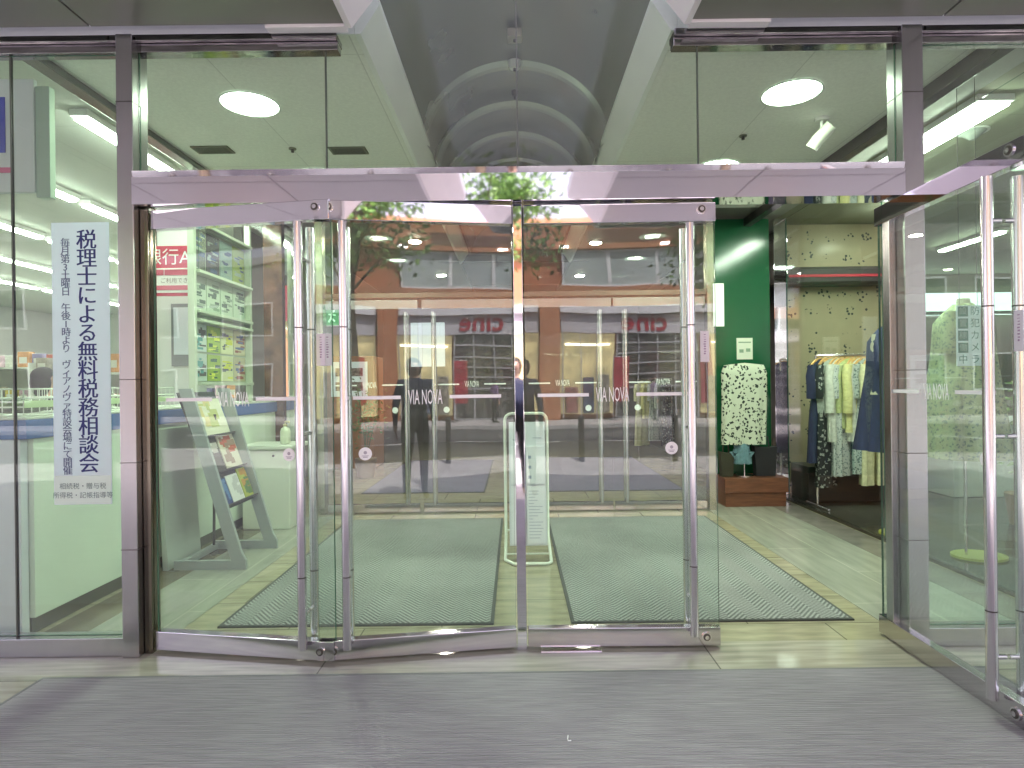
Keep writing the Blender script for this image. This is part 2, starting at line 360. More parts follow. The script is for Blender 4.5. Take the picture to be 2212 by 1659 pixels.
# ================================================================== OWN BUILDING
bl = thing('department_store', 'pale panelled store building whose entrance is the glass doorway with vaulted ceiling', 'building', (0, 10, 0))
wallm = M('facade_panel', (0.50, 0.47, 0.48), 0.5, nz=(1, 0.06))
b = MB()
b.box(-14, 14, 3.46, 18.2, 4.36, 9.0)
b.box(-14, -0.87, 3.46, 3.6, 3.57, 4.35).box(0.93, 14, 3.46, 3.6, 3.54, 4.35)
b.box(-14, -12, 3.3, 18.2, 0, 4.35).box(12, 14, 3.3, 18.2, 0, 4.35).box(-12, 12, 18.0, 18.2, 0, 4.35)
b.box(-12, -5.2, 3.3, 3.45, 0, 3.53).box(5.2, 12, 3.3, 3.45, 0, 3.53)
obj('wall', b, wallm, bl)
b = MB().box(-12, -2.815, 3.62, 17.9, 3.40, 3.5).box(2.81, 3.2, 3.62, 17.9, 3.40, 3.5)
obj('shop_ceiling', b, ceiling_mat('shop_board', (0.50, 0.51, 0.47)), bl)
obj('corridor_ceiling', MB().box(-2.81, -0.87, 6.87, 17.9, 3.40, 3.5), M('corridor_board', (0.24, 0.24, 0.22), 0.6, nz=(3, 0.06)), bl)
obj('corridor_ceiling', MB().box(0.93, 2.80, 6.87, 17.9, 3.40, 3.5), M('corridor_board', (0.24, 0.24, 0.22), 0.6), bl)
obj('boutique_ceiling', MB().box(3.201, 12, 3.62, 17.9, 3.40, 3.5), ceiling_mat('dimmed_olive_board', (0.36, 0.37, 0.27)), bl)  # darker olive colour stands in for dimming by the glass and its reflections
# partition header beams along the two sides of the vestibule
obj('partition_beam', MB().box(-2.81, -2.715, 3.41, 7.2, 3.315, 3.366, 0.004), M('beam_steel', (0.2, 0.2, 0.19), 0.25, 0.9), bl)
obj('partition_beam', MB().box(2.74, 2.83, 3.41, 8.4, 3.27, 3.365, 0.004), darksteel, bl)
# interior walls
obj('shop_back_wall', MB().box(-12, -2.96, 16.0, 16.1, 0, 3.39), M('shop_wall', (0.42, 0.43, 0.39), 0.6, nz=(2, 0.05)), bl)
obj('boutique_back_wall', MB().box(3.3, 12, 11.5, 11.6, 0, 3.39), M('olive_wall', (0.20, 0.20, 0.13), 0.6, nz=(2, 0.1)), bl)
obj('boutique_side_wall', MB().box(9.5, 9.6, 3.62, 11.49, 0, 3.39), M('olive_wall', (0.20, 0.20, 0.13), 0.6), bl)
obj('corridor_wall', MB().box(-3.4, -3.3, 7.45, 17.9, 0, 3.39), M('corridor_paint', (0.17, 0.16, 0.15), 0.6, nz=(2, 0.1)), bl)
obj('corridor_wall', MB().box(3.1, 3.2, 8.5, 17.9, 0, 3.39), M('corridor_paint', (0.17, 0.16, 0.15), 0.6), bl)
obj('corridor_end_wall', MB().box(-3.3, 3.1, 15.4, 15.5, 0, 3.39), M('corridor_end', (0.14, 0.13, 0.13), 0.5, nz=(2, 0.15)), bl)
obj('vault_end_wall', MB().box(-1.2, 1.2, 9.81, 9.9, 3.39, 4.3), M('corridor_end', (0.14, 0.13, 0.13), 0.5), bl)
# canopy slabs
def canopy(x0, x1, label, sgn):
    t = thing('entrance_canopy', label, 'canopy', ((x0 + x1) / 2, 1.2, 3.31), 'canopy slabs over the doors')
    jx = [x0]
    n = 5
    b = MB(); b2 = MB()
    for k in range(n):
        xa = x0 + (x1 - x0) * k / n + 0.006; xb = x0 + (x1 - x0) * (k + 1) / n - 0.006
        for ya, yb in ((-0.75, 0.8), (0.812, 2.30)): b.box(xa, xb, ya, yb, 3.31, 3.34)
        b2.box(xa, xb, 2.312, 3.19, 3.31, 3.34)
    obj('soffit_panel', b, lavender, t); obj('soffit_shade_panel', b2, M('soffit_shade_grey', (0.21, 0.21, 0.19), 0.3, nz=(1.5, 0.06), bump=(1.2, 0.03)), t)  # row nearest the glass: the soffit's shade is put into a darker colour
    obj('slab', MB().box(x0, x1, -0.75, 3.19, 3.345, 3.72), darksteel, t)
    # white angle trim along the edge that faces the gap, returning along the back
    e = x1 if sgn < 0 else x0; d = -sgn
    poly = [(e, 3.29), (e + d * 0.03, 3.29), (e + d * 0.17, 3.47), (e + d * 0.30, 3.62), (e + d * 0.30, 3.74), (e, 3.74)]
    tr = MB().prism(poly, -0.77, 3.20)
    tr.box(min(e, e - d * 0.42), max(e, e - d * 0.42), 3.192, 3.25, 3.295, 3.335, 0.003)
    tr.box(x0, x1, -0.80, -0.752, 3.29, 3.76, 0.004)
    obj('edge_trim', tr, whitealu, t)
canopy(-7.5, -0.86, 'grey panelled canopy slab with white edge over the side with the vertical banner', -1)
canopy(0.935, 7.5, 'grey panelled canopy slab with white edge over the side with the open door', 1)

# ================================================================== ENTRANCE FRAME
fr = thing('glazed_entrance', 'polished steel entrance frame with tall posts, mirror header and clear glass above the doors', 'door frame', (0, 3.32, 0))
def post(x0, x1):
    p = obj('post', MB().box(x0, x1, 3.24, 3.38, 0, 3.30, 0.004), steel, fr)
    for z in (0.57, 1.03, 1.47, 2.94): obj('joint', MB().box(x0 - 0.0015, x1 + 0.0015, 3.2385, 3.3815, z, z + 0.004), darksteel, p)
post(-2.092, -2.006); post(2.065, 2.175)
obj('door_jamb', MB().box(-2.003, -1.962, 3.29, 3.37, 0, 2.385, 0.003), M('bronze_jamb', (0.20, 0.175, 0.14), 0.16, 0.95), fr)
obj('door_jamb', MB().box(2.025, 2.063, 3.31, 3.37, 0, 2.385, 0.003), steel, fr)
obj('centre_post', MB().box(-0.004, 0.046, 3.28, 3.335, 0, 2.388, 0.003), mirror, fr)
hb = MB().box(-2.003, 2.063, 3.222, 3.36, 2.392, 2.535)
hb.add([(-2.003, 3.2310, 2.537), (2.063, 3.2310, 2.537), (2.063, 3.2222, 2.568), (-2.003, 3.2222, 2.568), (-2.003, 3.36, 2.537), (2.063, 3.36, 2.537), (2.063, 3.36, 2.568), (-2.003, 3.36, 2.568)],
       [(0, 1, 2, 3), (4, 7, 6, 5), (3, 2, 6, 7), (0, 4, 5, 1), (0, 3, 7, 4), (1, 5, 6, 2)])
obj('header', hb, mirror, fr)
# clear transom panes with open joints, rising into the vault in the middle
for x0, x1, z1 in ((-2.003, -1.004, 3.27), (-0.996, VX - 0.004, 4.22), (VX + 0.004, 0.996, 4.22), (1.004, 2.063, 3.27)):
    b = pane(MB(), x0, x1, 3.30, 3.31, 2.57, z1)
    o = obj('transom_pane', b, [transom_m, edge_m], fr)
for xs, zt_ in ((-1, 3.27), (VX, 4.2), (1, 3.27)):
    obj('silicone_joint', MB().box(xs - 0.0035, xs + 0.0035, 3.301, 3.309, 2.57, zt_), M('silicone', (0.10, 0.11, 0.10), 0.4), fr)
# top channels
obj('top_channel', MB().box(-5.2, -0.93, 3.26, 3.375, 3.272, 3.306, 0.003).box(-5.2, -0.93, 3.285, 3.355, 3.225, 3.271, 0.003), M('channel_steel', (0.34, 0.32, 0.33), 0.08, 1.0, nz=(5, 0.3), stretch=(1, 1, 8), bump=(3, 0.12)), fr)
obj('top_channel', MB().box(0.87, 5.2, 3.26, 3.375, 3.272, 3.306, 0.003).box(0.87, 5.2, 3.285, 3.355, 3.225, 3.271, 0.003), M('channel_steel', (0.34, 0.32, 0.33), 0.08, 1.0, nz=(5, 0.3), stretch=(1, 1, 8), bump=(3, 0.12)), fr)

# side lights
def sidelight(x0, x1, label, joints):
    t = thing('glass_sidelight', label, 'window', ((x0 + x1) / 2, 3.31, 0), 'fixed glass beside the doors')
    xs = [x0] + joints + [x1]
    for a, c in zip(xs[:-1], xs[1:]):
        obj('glass_pane', pane(MB(), a + 0.004, c - 0.004, 3.305, 3.317, 0.10, 3.224), [pane_m, edge_m], t)
    obj('base_channel', MB().box(x0, x1, 3.26, 3.36, 0.0, 0.098, 0.003), steel, t)
    for j in joints:
        obj('silicone_joint', MB().box(j - 0.004, j + 0.004, 3.303, 3.319, 0.10, 3.22), M('silicone', (0.10, 0.11, 0.10), 0.4), t)
sidelight(-5.2, -2.094, 'fixed clear glass beside the steel post with the vertical banner on it', [-4.0, -2.70])
sidelight(2.177, 5.2, 'fixed clear glass behind the wide open door at the boutique window', [4.0])

# ================================================================== DOORS
LW = 1.03
def glass_door(label, loc, rot, flip=1, lw=LW, marks=True):
    t = thing('glass_door', label, 'door', loc, 'pull doors of the entrance', rot)
    P = lambda n, mb, m, par=t: obj(n, mb, m, par, True)
    P('glass_pane', pane(MB(), 0.004, lw, -0.006, 0.006, 0.112, 2.282), [pane_m, edge_m])
    P('top_rail', MB().box(0.004, lw, -0.026, 0.026, 2.28, 2.382, 0.003), mirror)
    P('bottom_rail', MB().box(0.004, lw, -0.026, 0.026, 0.014, 0.114, 0.003), M('satin_steel', (0.62, 0.59, 0.62), 0.14, 1.0, nz=(2, 0.03), bump=(1.5, 0.06)))
    for s in (-1, 1):
        h = P('handle', MB().tube([(lw - 0.15, s * 0.064, 0.085), (lw - 0.15, s * 0.064, 2.262)], 0.0225, 20), chrome)
        bk = MB()
        for z in (0.26, 1.18, 2.08): bk.tube([(lw - 0.15, s * 0.007, z), (lw - 0.15, s * 0.06, z)], 0.011, 10)
        P('bracket', bk, chrome, h)
        fe = MB()
        for z in (0.45, 1.72): fe.tube([(lw - 0.15, s * 0.064, z), (lw - 0.15, s * 0.064, z + 0.006)], 0.0229, 20)
        P('joint_ring', fe, darksteel, h)
        for z in (2.345, 0.062):
            lb = MB(); c = Vector((lw - 0.075, s * 0.026, z)); n = 20
            lb.tube([c, c + Vector((0, s * 0.006, 0))], 0.026, n).tube([c + Vector((0, s * 0.0061, 0)), c + Vector((0, s * 0.008, 0))], 0.019, n, 1).tube([c + Vector((0, s * 0.0081, 0)), c + Vector((0, s * 0.012, 0))], 0.011, n)
            P('lock_bolt', lb, [chrome, darksteel])
    y = -0.0075 * flip   # street face
    if marks:
        fn = lambda cx, cz: (lambda a, c: ((cx + a) if flip > 0 else (cx - a), y - 0.0004 * flip, cz + c))
        mk = MB().box(0.07, 0.345, min(y, y + 0.0009), max(y, y + 0.0009), 1.352, 1.370).box(0.60, 0.845, min(y, y + 0.0009), max(y, y + 0.0009), 1.352, 1.370)
        P('line_marking', mk, film)
        lt = MB(); put_text(lt, 'VIA NOVA', 0.112, fn(0.472, 1.357), sx=0.34)
        P('lettering', lt, film)
        st = MB(); c = Vector((lw - 0.245, y, 1.07)); st.tube([c, c - Vector((0, 0.001 * flip, 0))], 0.034, 28)
        k = MB().tube([c - Vector((0, 0.0012 * flip, -0.006)), c - Vector((0, 0.0016 * flip, -0.006))], 0.009, 12)
        k.box(c.x - 0.012, c.x + 0.012, c.y - 0.0016, c.y + 0.0016, c.z - 0.02, c.z - 0.015).box(c.x - 0.018, c.x + 0.018, c.y - 0.0015, c.y + 0.0015, c.z - 0.012, c.z - 0.009)
        s0 = P('round_sticker', st, film); P('print', k, M('sticker_grey', (0.45, 0.43, 0.5), 0.6), s0)
        s1 = P('paper_sticker', MB().box(lw - 0.085, lw - 0.037, min(y, y - 0.001 * flip), max(y, y - 0.001 * flip), 1.53, 1.695), M('sticker_paper', (0.80, 0.76, 0.82), 0.6))
        k = MB(); rnd = random.Random(3)
        for i in range(9):
            zz = 1.675 - i * 0.013; xx = lw - 0.061; k.box(xx - 0.004 - 0.003 * rnd.random(), xx + 0.004 + 0.003 * rnd.random(), y - 0.0018, y + 0.0018, zz, zz + 0.002 + 0.006 * rnd.random())
        P('print', k, M('sticker_ink', (0.35, 0.22, 0.36), 0.6), s1)
    return t
glass_door('glass door next to the banner sidelight, standing slightly ajar towards the street', (-1.955, 3.33, 0), R(-9.5))
glass_door('glass door hung on the middle post, ajar and meeting the door beside the banner', (-0.008, 3.308, 0), R(180 + 8.0), -1)
glass_door('closed glass door hung on the middle post, next to the open doorway', (0.050, 3.308, 0), R(-0.6))
glass_door('glass door swung wide open at right angles beside the boutique window', (2.046, 3.44, 0), R(-90.4))

# floor spring plates at the pivots
b = MB().box(0.12, 0.44, 3.235, 3.29, 0.0, 0.004); solo('floor_plate', b, chrome, 'small bright steel floor spring plate under the closed door', 'floor plate')

# ================================================================== INNER DOORS
inf = thing('inner_glazed_entrance', 'slim steel frame of the second row of glass doors behind the mats', 'door frame', (0, 6.85, 0))
for xs in (-2.20, 2.14): obj('post', MB().box(xs, xs + 0.075, 6.80, 6.92, 0, 3.36, 0.003), M('olive_steel', (0.42, 0.40, 0.30), 0.25, 0.9), inf)
obj('centre_post', MB().box(0.0, 0.045, 6.83, 6.88, 0, 2.388, 0.003), steel, inf)
obj('header', MB().box(-2.12, 2.14, 6.82, 6.90, 2.40, 2.455, 0.003), M('header_bronze', (0.16, 0.14, 0.12), 0.3, 0.8), inf)
obj('glass_pane', pane(MB(), -2.12, -0.01, 6.85, 6.86, 2.457, 3.36), [inner_m, edge_m], inf)
obj('glass_pane', pane(MB(), 0.01, 2.14, 6.85, 6.86, 2.457, 3.36), [inner_m, edge_m], inf)
obj('glass_pane', pane(MB(), -3.3, -2.2, 6.85, 6.86, 0.0, 3.36), [inner_m, edge_m], inf)
def inner_door(label, loc, rot, flip):
    t = thing('inner_glass_door', label, 'door', loc, 'second row of glass doors', rot)
    P = lambda n, mb, m, par=t: obj(n, mb, m, par, True)
    P('glass_pane', pane(MB(), 0.004, LW, -0.005, 0.005, 0.105, 2.29), [inner_m, edge_m])
    P('top_rail', MB().box(0.004, LW, -0.022, 0.022, 2.28, 2.38, 0.003), steel)
    P('bottom_rail', MB().box(0.004, LW, -0.022, 0.022, 0.012, 0.105, 0.003), M('satin_steel', (0.62, 0.59, 0.62), 0.14, 1.0))
    for s in (-1, 1):
        h = P('handle', MB().tube([(LW - 0.13, s * 0.065, 0.10), (LW - 0.13, s * 0.065, 2.24)], 0.020, 14), chrome)
        P('bracket', MB().tube([(LW - 0.13, s * 0.006, 0.3), (LW - 0.13, s * 0.055, 0.3)], 0.01, 8).tube([(LW - 0.13, s * 0.006, 2.05), (LW - 0.13, s * 0.055, 2.05)], 0.01, 8), chrome, h)
    y = -0.0065 * flip
    P('line_marking', MB().box(0.10, 0.34, min(y, y + 0.0009), max(y, y + 0.0009), 1.425, 1.440).box(0.62, 0.86, min(y, y + 0.0009), max(y, y + 0.0009), 1.425, 1.440), film)
    lt = MB(); put_text(lt, 'VIA NOVA', 0.10, lambda a, c: (0.48 + a * flip, y - 0.0004 * flip, 1.43 + c), sx=0.34); P('lettering', lt, film)
    c = Vector((LW - 0.265, y, 1.15)); P('round_sticker', MB().tube([c, c - Vector((0, 0.001 * flip, 0))], 0.034, 24), film)
inner_door('inner glass door beside the green exit sign and pamphlet wall', (-2.11, 6.86, 0), 0, 1)
inner_door('inner glass door left of the middle, behind the mat with the ajar doors', (-0.005, 6.86, 0), R(180), -1)
inner_door('inner glass door right of the middle, behind the closed front door', (0.05, 6.86, 0), 0, 1)
inner_door('inner glass door beside the dark green wall', (2.13, 6.86, 0), R(180), -1)

# ================================================================== FLOOR MATS
vmat = ribmat('vestibule_matting', (0.075, 0.08, 0.077), (0.43, 0.445, 0.43), 160)
edgem = M('mat_edging', (0.05, 0.055, 0.05), 0.8)
def floor_mat(x0, x1, y0, y1, label, m, group, z=0.0, em=None):
    t = thing('floor_mat', label, 'mat', ((x0 + x1) / 2, (y0 + y1) / 2, z), group)
    obj('matting', MB().box(x0 + 0.02, x1 - 0.02, y0 + 0.02, y1 - 0.02, z, z + 0.012), m, t)
    obj('edging', MB().box(x0, x1, y0, y0 + 0.02, z, z + 0.010).box(x0, x1, y1 - 0.02, y1, z, z + 0.010).box(x0, x0 + 0.02, y0 + 0.02, y1 - 0.02, z, z + 0.010).box(x1 - 0.02, x1, y0 + 0.02, y1 - 0.02, z, z + 0.010), em or edgem, t)
floor_mat(-1.78, -0.145, 3.63, 6.5, 'grey green ribbed mat behind the two doors that stand ajar', vmat, 'mats between the two rows of doors')
floor_mat(0.315, 1.99, 3.63, 6.5, 'grey green ribbed mat behind the closed door, reaching into the open doorway', vmat, 'mats between the two rows of doors')
bmat = ribmat('corridor_matting', (0.075, 0.075, 0.13), (0.24, 0.23, 0.33), 120)
floor_mat(-2.05, -0.42, 8.1, 11.6, 'bluish ribbed mat beyond the inner doors on the exit sign side', bmat, 'mats beyond the inner doors')
floor_mat(0.38, 2.22, 8.1, 11.8, 'bluish ribbed mat beyond the inner doors on the boutique side', bmat, 'mats beyond the inner doors')
omat = ribmat('street_matting', (0.205, 0.192, 0.208), (0.435, 0.41, 0.44), 420, False)
floor_mat(-2.34, 2.30, -1.0, 3.015, 'wide grey fine ribbed mat on the pavement in front of the doors', omat, None, 0.0, M('street_edging', (0.20, 0.19, 0.20), 0.8))
# small pale scrap on the mat
p = at(1228, 1605, 1.42 * 1325 / (774 + 1.4)); b = MB()
b.tube([p + Vector((0.0, 0.018, 0.012)), p + Vector((-0.003, 0.0, 0.008)), p + Vector((-0.002, -0.012, 0.008)), p + Vector((0.010, -0.012, 0.009))], 0.0022, 6)
for i in range(len(b.v)): b.v[i] = (b.v[i][0], b.v[i][1], max(0.0126, b.v[i][2] + 0.008))
solo('paper_scrap', b, film, 'tiny pale hooked scrap lying on the grey street mat', 'scrap')

# ================================================================== LAMPS ON THE CEILING
def downlight(x, y, label):
    t = thing('downlight', label, 'ceiling light', (x, y, 3.37), 'round ceiling downlights')
    n = 40; b = MB()
    ring = lambda r, z: [(x + r * math.cos(2 * math.pi * k / n), y + r * math.sin(2 * math.pi * k / n), z) for k in range(n)]
    b.loft([ring(0.196, 3.369), ring(0.200, 3.362), ring(0.186, 3.361), ring(0.183, 3.3685)], caps=False)
    obj('rim', b, white, t)
    rf = MB().loft([ring(0.184, 3.366), ring(0.118, 3.3675)], caps=False); obj('reflector', rf, M('reflector_glow', (0.8, 0.85, 0.8), 0.3, emit=LAMP * 0.55, ecol=(0.70, 1.0, 0.74)), t)
    obj('diffuser', MB().add(ring(0.118, 3.3672), [tuple(range(n))]), lampm, t)
for (px, py, Y, lb) in ((540, 224, 4.21, 'round lit downlight in the ceiling nearest the banner, front row'), (1710, 200, 4.14, 'round lit downlight in the front row on the open door side'),
                        (690, 378, 5.64, 'round lit downlight further in, half hidden by the header, above the ajar doors'), (1550, 358, 5.55, 'round lit downlight further in, half hidden by the header, above the closed door')):
    p = at(px, py, Y); downlight(p.x, p.y, lb)

def strip(x, y, L, label, group, z=3.40, w=0.09, axis='y', glow=None):
    t = thing('fluorescent_light', label, 'ceiling light', (x, y, z), group)
    a, c = (w, L) if axis == 'y' else (L, w)
    obj('housing', MB().box(x - a / 2 - 0.02, x + a / 2 + 0.02, y - c / 2, y + c / 2, z - 0.05, z - 0.001, 0.004), white, t)
    obj('tube', MB().box(x - a / 2, x + a / 2, y - c / 2 + 0.02, y + c / 2 - 0.02, z - 0.075, z - 0.051, 0.008), glow or tubem, t)
    return t
grp = 'fluorescent rows in the left hand shop'
rows = [(-3.05, 4.3, 7.0), (-4.45, 5.0, 15), (-5.95, 6.5, 15), (-7.45, 7.5, 15), (-9.0, 9, 15)]
names = ['beside the glass partition', 'over the counter staff', 'over the first shelf row', 'over the grocery shelves', 'deep over the far shelves']
proto = None
for (x, y0, y1), nm in zip(rows, names):
    y = y0 + 0.62
    while y < y1:
        lb = 'long white fluorescent light in the shop behind the banner, row ' + nm
        if proto is None:
            proto = strip(x, y, 1.22, lb, grp); o = proto
        else:
            o = copy_tree(proto); o.location = (x, y, 3.40)
        o['label'] = lb
        y += 1.5 if x > -4 else 1.36
big = strip(3.36, 5.2, 1.9, 'broad bright fluorescent fitting on the boutique ceiling above the mannequins', 'boutique ceiling lights', w=0.22)
o = strip(4.3, 6.6, 1.2, 'slim fluorescent light on the boutique ceiling above the clothes rail', 'boutique ceiling lights'); 
o = strip(6.4, 8.6, 1.2, 'slim fluorescent light deep inside the boutique', 'boutique ceiling lights')
o = strip(6.8, 5.4, 1.2, 'slim fluorescent light near the boutique street window', 'boutique ceiling lights')
warm = M('warm_glow', (1, 1, 1), 0.5, emit=150, ecol=(1.0, 0.92, 0.78))
for x, y, lb in ((-1.35, 8.4, 'small bright round spot in the corridor ceiling, front one on the exit sign side'), (1.15, 8.6, 'small bright round spot in the corridor ceiling, front one on the boutique side'), (-1.3, 11.0, 'small bright round spot in the corridor ceiling, far one on the exit sign side'), (1.2, 11.2, 'small bright round spot in the corridor ceiling, far one on the boutique side')):
    t = thing('corridor_spot', lb, 'ceiling light', (x, y, 3.40), 'small corridor spots')
    obj('rim', MB().tube([(x, y, 3.399), (x, y, 3.392)], 0.095, 20), white, t)
    obj('lamp', MB().tube([(x, y, 3.3915), (x, y, 3.388)], 0.075, 20), warm, t)

# ceiling fittings
def vent(px, py, Y, label):
    p = at(px, py, Y); x, y = p.x, p.y
    t = thing('ceiling_vent', label, 'vent', (x, y, 3.37), 'dark ceiling vents')
    obj('frame', MB().box(x - 0.15, x + 0.15, y - 0.075, y + 0.075, 3.358, 3.369, 0.002), M('vent_olive', (0.16, 0.17, 0.11), 0.6), t)
    b = MB()
    for k in range(6): b.box(x - 0.13, x + 0.13, y - 0.06 + k * 0.021, y - 0.052 + k * 0.021, 3.354, 3.3579)
    obj('slat', b, M('vent_slat', (0.09, 0.10, 0.065), 0.6), t)
vent(460, 320, 5.0, 'small dark square vent in the ceiling nearer the glass partition')
vent(753, 316, 5.05, 'dark oblong vent in the ceiling nearer the vault')
for px, py, Y, lb in ((632, 320, 5.0, 'tiny sprinkler head between the two ceiling vents'), (1605, 300, 4.85, 'tiny sprinkler head beside the swivel spotlight'), (303, 118, 3.62, 'small dark detector by the steel post at the banner side'), (1925, 90, 3.5, 'small dark detector by the steel post at the open door side')):
    p = at(px, py, Y); t = thing('sprinkler', lb, 'sprinkler', (p.x, p.y, 3.37), 'small ceiling fittings')
    obj('rose', MB().tube([(p.x, p.y, 3.369), (p.x, p.y, 3.36)], 0.03, 16), M('vent_olive', (0.16, 0.17, 0.11), 0.6), t)
    obj('nozzle', MB().tube([(p.x, p.y, 3.36), (p.x, p.y, 3.335)], 0.012, 10), darksteel, t)
p = at(1775, 258, 4.55); t = thing('ceiling_spotlight', 'pale swivel spotlight hanging from the ceiling between downlight and beam', 'spotlight', (p.x, p.y, 3.37))
obj('base', MB().tube([(p.x, p.y, 3.369), (p.x, p.y, 3.345)], 0.05, 20), white, t)
obj('arm', MB().tube([(p.x, p.y, 3.345), (p.x, p.y, 3.27)], 0.012, 10), white, t)
obj('head', MB().tube([(p.x + 0.05, p.y - 0.05, 3.30), (p.x - 0.02, p.y + 0.03, 3.22), (p.x - 0.05, p.y + 0.06, 3.17)], 0.045, 18), M('spot_body', (0.62, 0.64, 0.58), 0.4), t)
p = at(2100, 205, 4.9); t = thing('cone_speaker', 'small grey cone fitting on the boutique ceiling above the open door', 'ceiling fitting', (p.x, p.y, 3.40))
obj('shell', MB().tube([(p.x, p.y, 3.399), (p.x, p.y, 3.33)], 0.10, 24, r1=0.02), M('grey_plastic', (0.32, 0.35, 0.32), 0.4), t)
obj('rim', MB().tube([(p.x, p.y, 3.3995), (p.x, p.y, 3.394)], 0.115, 24), white, t)
# small fittings along the crown of the vault
for Y, r, m, lb, nm in ((4.75, 0.055, M('beige_plastic', (0.5, 0.47, 0.42), 0.5), 'beige square fire detector on the crown of the grey vault', 'vault_detector'), (5.2, 0.06, white, 'pale round detector on the crown of the grey vault', 'vault_detector'), (5.7, 0.035, darksteel, 'small dark round sprinkler on the crown of the grey vault', 'vault_sprinkler')):
    t = thing(nm, lb, 'detector', (0.028, Y, 4.155), 'fittings along the vault crown')
    if r == 0.055: obj('housing', MB().box(-0.027, 0.083, Y - 0.055, Y + 0.055, 4.09, 4.157, 0.008), m, t)
    else: obj('housing', MB().tube([(0.028, Y, 4.158), (0.028, Y, 4.12), (0.028, Y, 4.10)], r, 20, r1=r * 0.7), m, t)
    obj('stem', MB().tube([(0.028, Y, 4.10), (0.028, Y, 4.075)], 0.012, 8), darksteel, t)

# ================================================================== BANNER AND POSTERS
def bannerz(py, px=175): return at(px, py, 3.295).z
x0, x1 = at(113, 800, 3.295).x, at(238, 800, 3.295).x
zt, zb = bannerz(480), bannerz(1090)
bnm = bpy.data.materials.new('banner_paper'); bnm.use_nodes = True; bn_ = bnm.node_tree; bn_.nodes.clear()
d_ = bn_.nodes.new('ShaderNodeBsdfDiffuse'); d_.inputs[0].default_value = (0.80, 0.86, 0.92, 1); l_ = bn_.nodes.new('ShaderNodeBsdfTranslucent'); l_.inputs[0].default_value = (0.80, 0.88, 0.95, 1)
x_ = bn_.nodes.new('ShaderNodeMixShader'); x_.inputs[0].default_value = 0.45; o_ = bn_.nodes.new('ShaderNodeOutputMaterial')
bn_.links.new(d_.outputs[0], x_.inputs[1]); bn_.links.new(l_.outputs[0], x_.inputs[2]); bn_.links.new(x_.outputs[0], o_.inputs[0])
t = thing('vertical_banner', 'tall white vertical banner with blue Japanese lettering on the glass beside the post', 'banner', ((x0 + x1) / 2, 3.295, zb))
obj('sheet', MB().box(x0, x1, 3.2985, 3.3005, zb, zt, 0.0006), bnm, t)
obj('lower_panel', MB().box(x0 + 0.004, x1 - 0.004, 3.2974, 3.2983, zb + 0.004, zb + 0.155), M('banner_lower', (0.66, 0.80, 0.72), 0.6), t)
navy = M('banner_navy', (0.028, 0.032, 0.17), 0.6)
def column(body, px, pya, pyb, size, mat_, name):
    """one upright line of signs from pya to pyb"""
    n = len(body); xc = at(px, (pya + pyb) / 2, 3.295).x; za, zc = bannerz(pya), bannerz(pyb); step = (za - zc) / n
    b = MB()
    for i, ch in enumerate(body):
        if ch == ' ': continue
        w_ = size * 0.016   # heavier strokes: the sign is laid three times, a hair apart
        for q_, dx_ in enumerate((0, w_, -w_)):
            put_text(b, ch, size, lambda a, c, i=i, q_=q_, dx_=dx_: (xc + a + dx_, 3.2970 - q_ * 0.0003, za - step * (i + 0.5) + c))
    obj(name, b, mat_, t)
column('税理士による無料税務相談会', 189, 500, 1024, 0.112, navy, 'lettering')
column('毎月第3土曜日 午後1時より ヴィアノヴァ特設会場にて開催', 143, 516, 1026, 0.052, M('banner_grey', (0.13, 0.15, 0.27), 0.6), 'lettering')
b = MB(); xc = (x0 + x1) / 2
put_text(b, '相続税・贈与税', 0.036, lambda a, c: (xc + a, 3.2965, zb + 0.097 + c)); put_text(b, '所得税・記帳指導等', 0.036, lambda a, c: (xc + a, 3.2965, zb + 0.048 + c))
obj('lettering', b, M('banner_small', (0.12, 0.20, 0.20), 0.6), t)

t = thing('hanging_poster_board', 'white hanging board with blue block and pink line at the top corner by the banner', 'poster', (-3.0, 3.5, 2.45))
a, c = at(0, 130, 3.5), at(75, 415, 3.5)
obj('board', MB().box(-3.9, c.x, 3.50, 3.53, c.z, 3.2, 0.004), M('board_white', (0.60, 0.66, 0.66), 0.5), t)
zq = at(40, 210, 3.5).z; zr = at(40, 330, 3.5).z
obj('blue_block', MB().box(-3.8, at(9, 270, 3.49).x, 3.494, 3.4985, zr, zq), M('poster_blue', (0.02, 0.04, 0.42), 0.5), t)
zq = at(40, 362, 3.5).z
obj('pink_line', MB().box(-3.7, at(25, 365, 3.49).x, 3.494, 3.4985, zq - 0.03, zq), M('poster_pink', (0.62, 0.12, 0.25), 0.5), t)
obj('side_panel', MB().box(c.x + 0.005, c.x + 0.085, 3.505, 3.55, c.z - 0.03, 3.16, 0.003), M('side_green', (0.34, 0.46, 0.37), 0.4), t)

# ================================================================== LEFT SHOP
ctr = thing('service_counter', 'long pale service counter with a blue top band behind the banner glass', 'counter', (-3.0, 5.3, 0))
obj('front_panel', MB().box(-3.30, -2.80, 3.56, 7.15, 0.10, 1.14, 0.004), M('counter_laminate', (0.68, 0.78, 0.66), 0.25, nz=(0.7, 0.04)), ctr)
obj('end_panel', MB().box(-4.9, -2.83, 3.50, 3.556, 0.0, 1.14, 0.004), M('counter_white', (0.68, 0.72, 0.76), 0.35), ctr)
obj('blue_band', MB().box(-3.32, -2.785, 3.49, 7.17, 1.142, 1.252, 0.004).box(-4.9, -3.321, 3.488, 3.60, 1.142, 1.252, 0.004), M('counter_blue', (0.045, 0.13, 0.36), 0.3, nz=(1, 0.1)), ctr)
obj('kick_plate', MB().box(-3.28, -2.83, 3.57, 7.1, 0.005, 0.098), M('kick_dark', (0.09, 0.10, 0.06), 0.4), ctr)
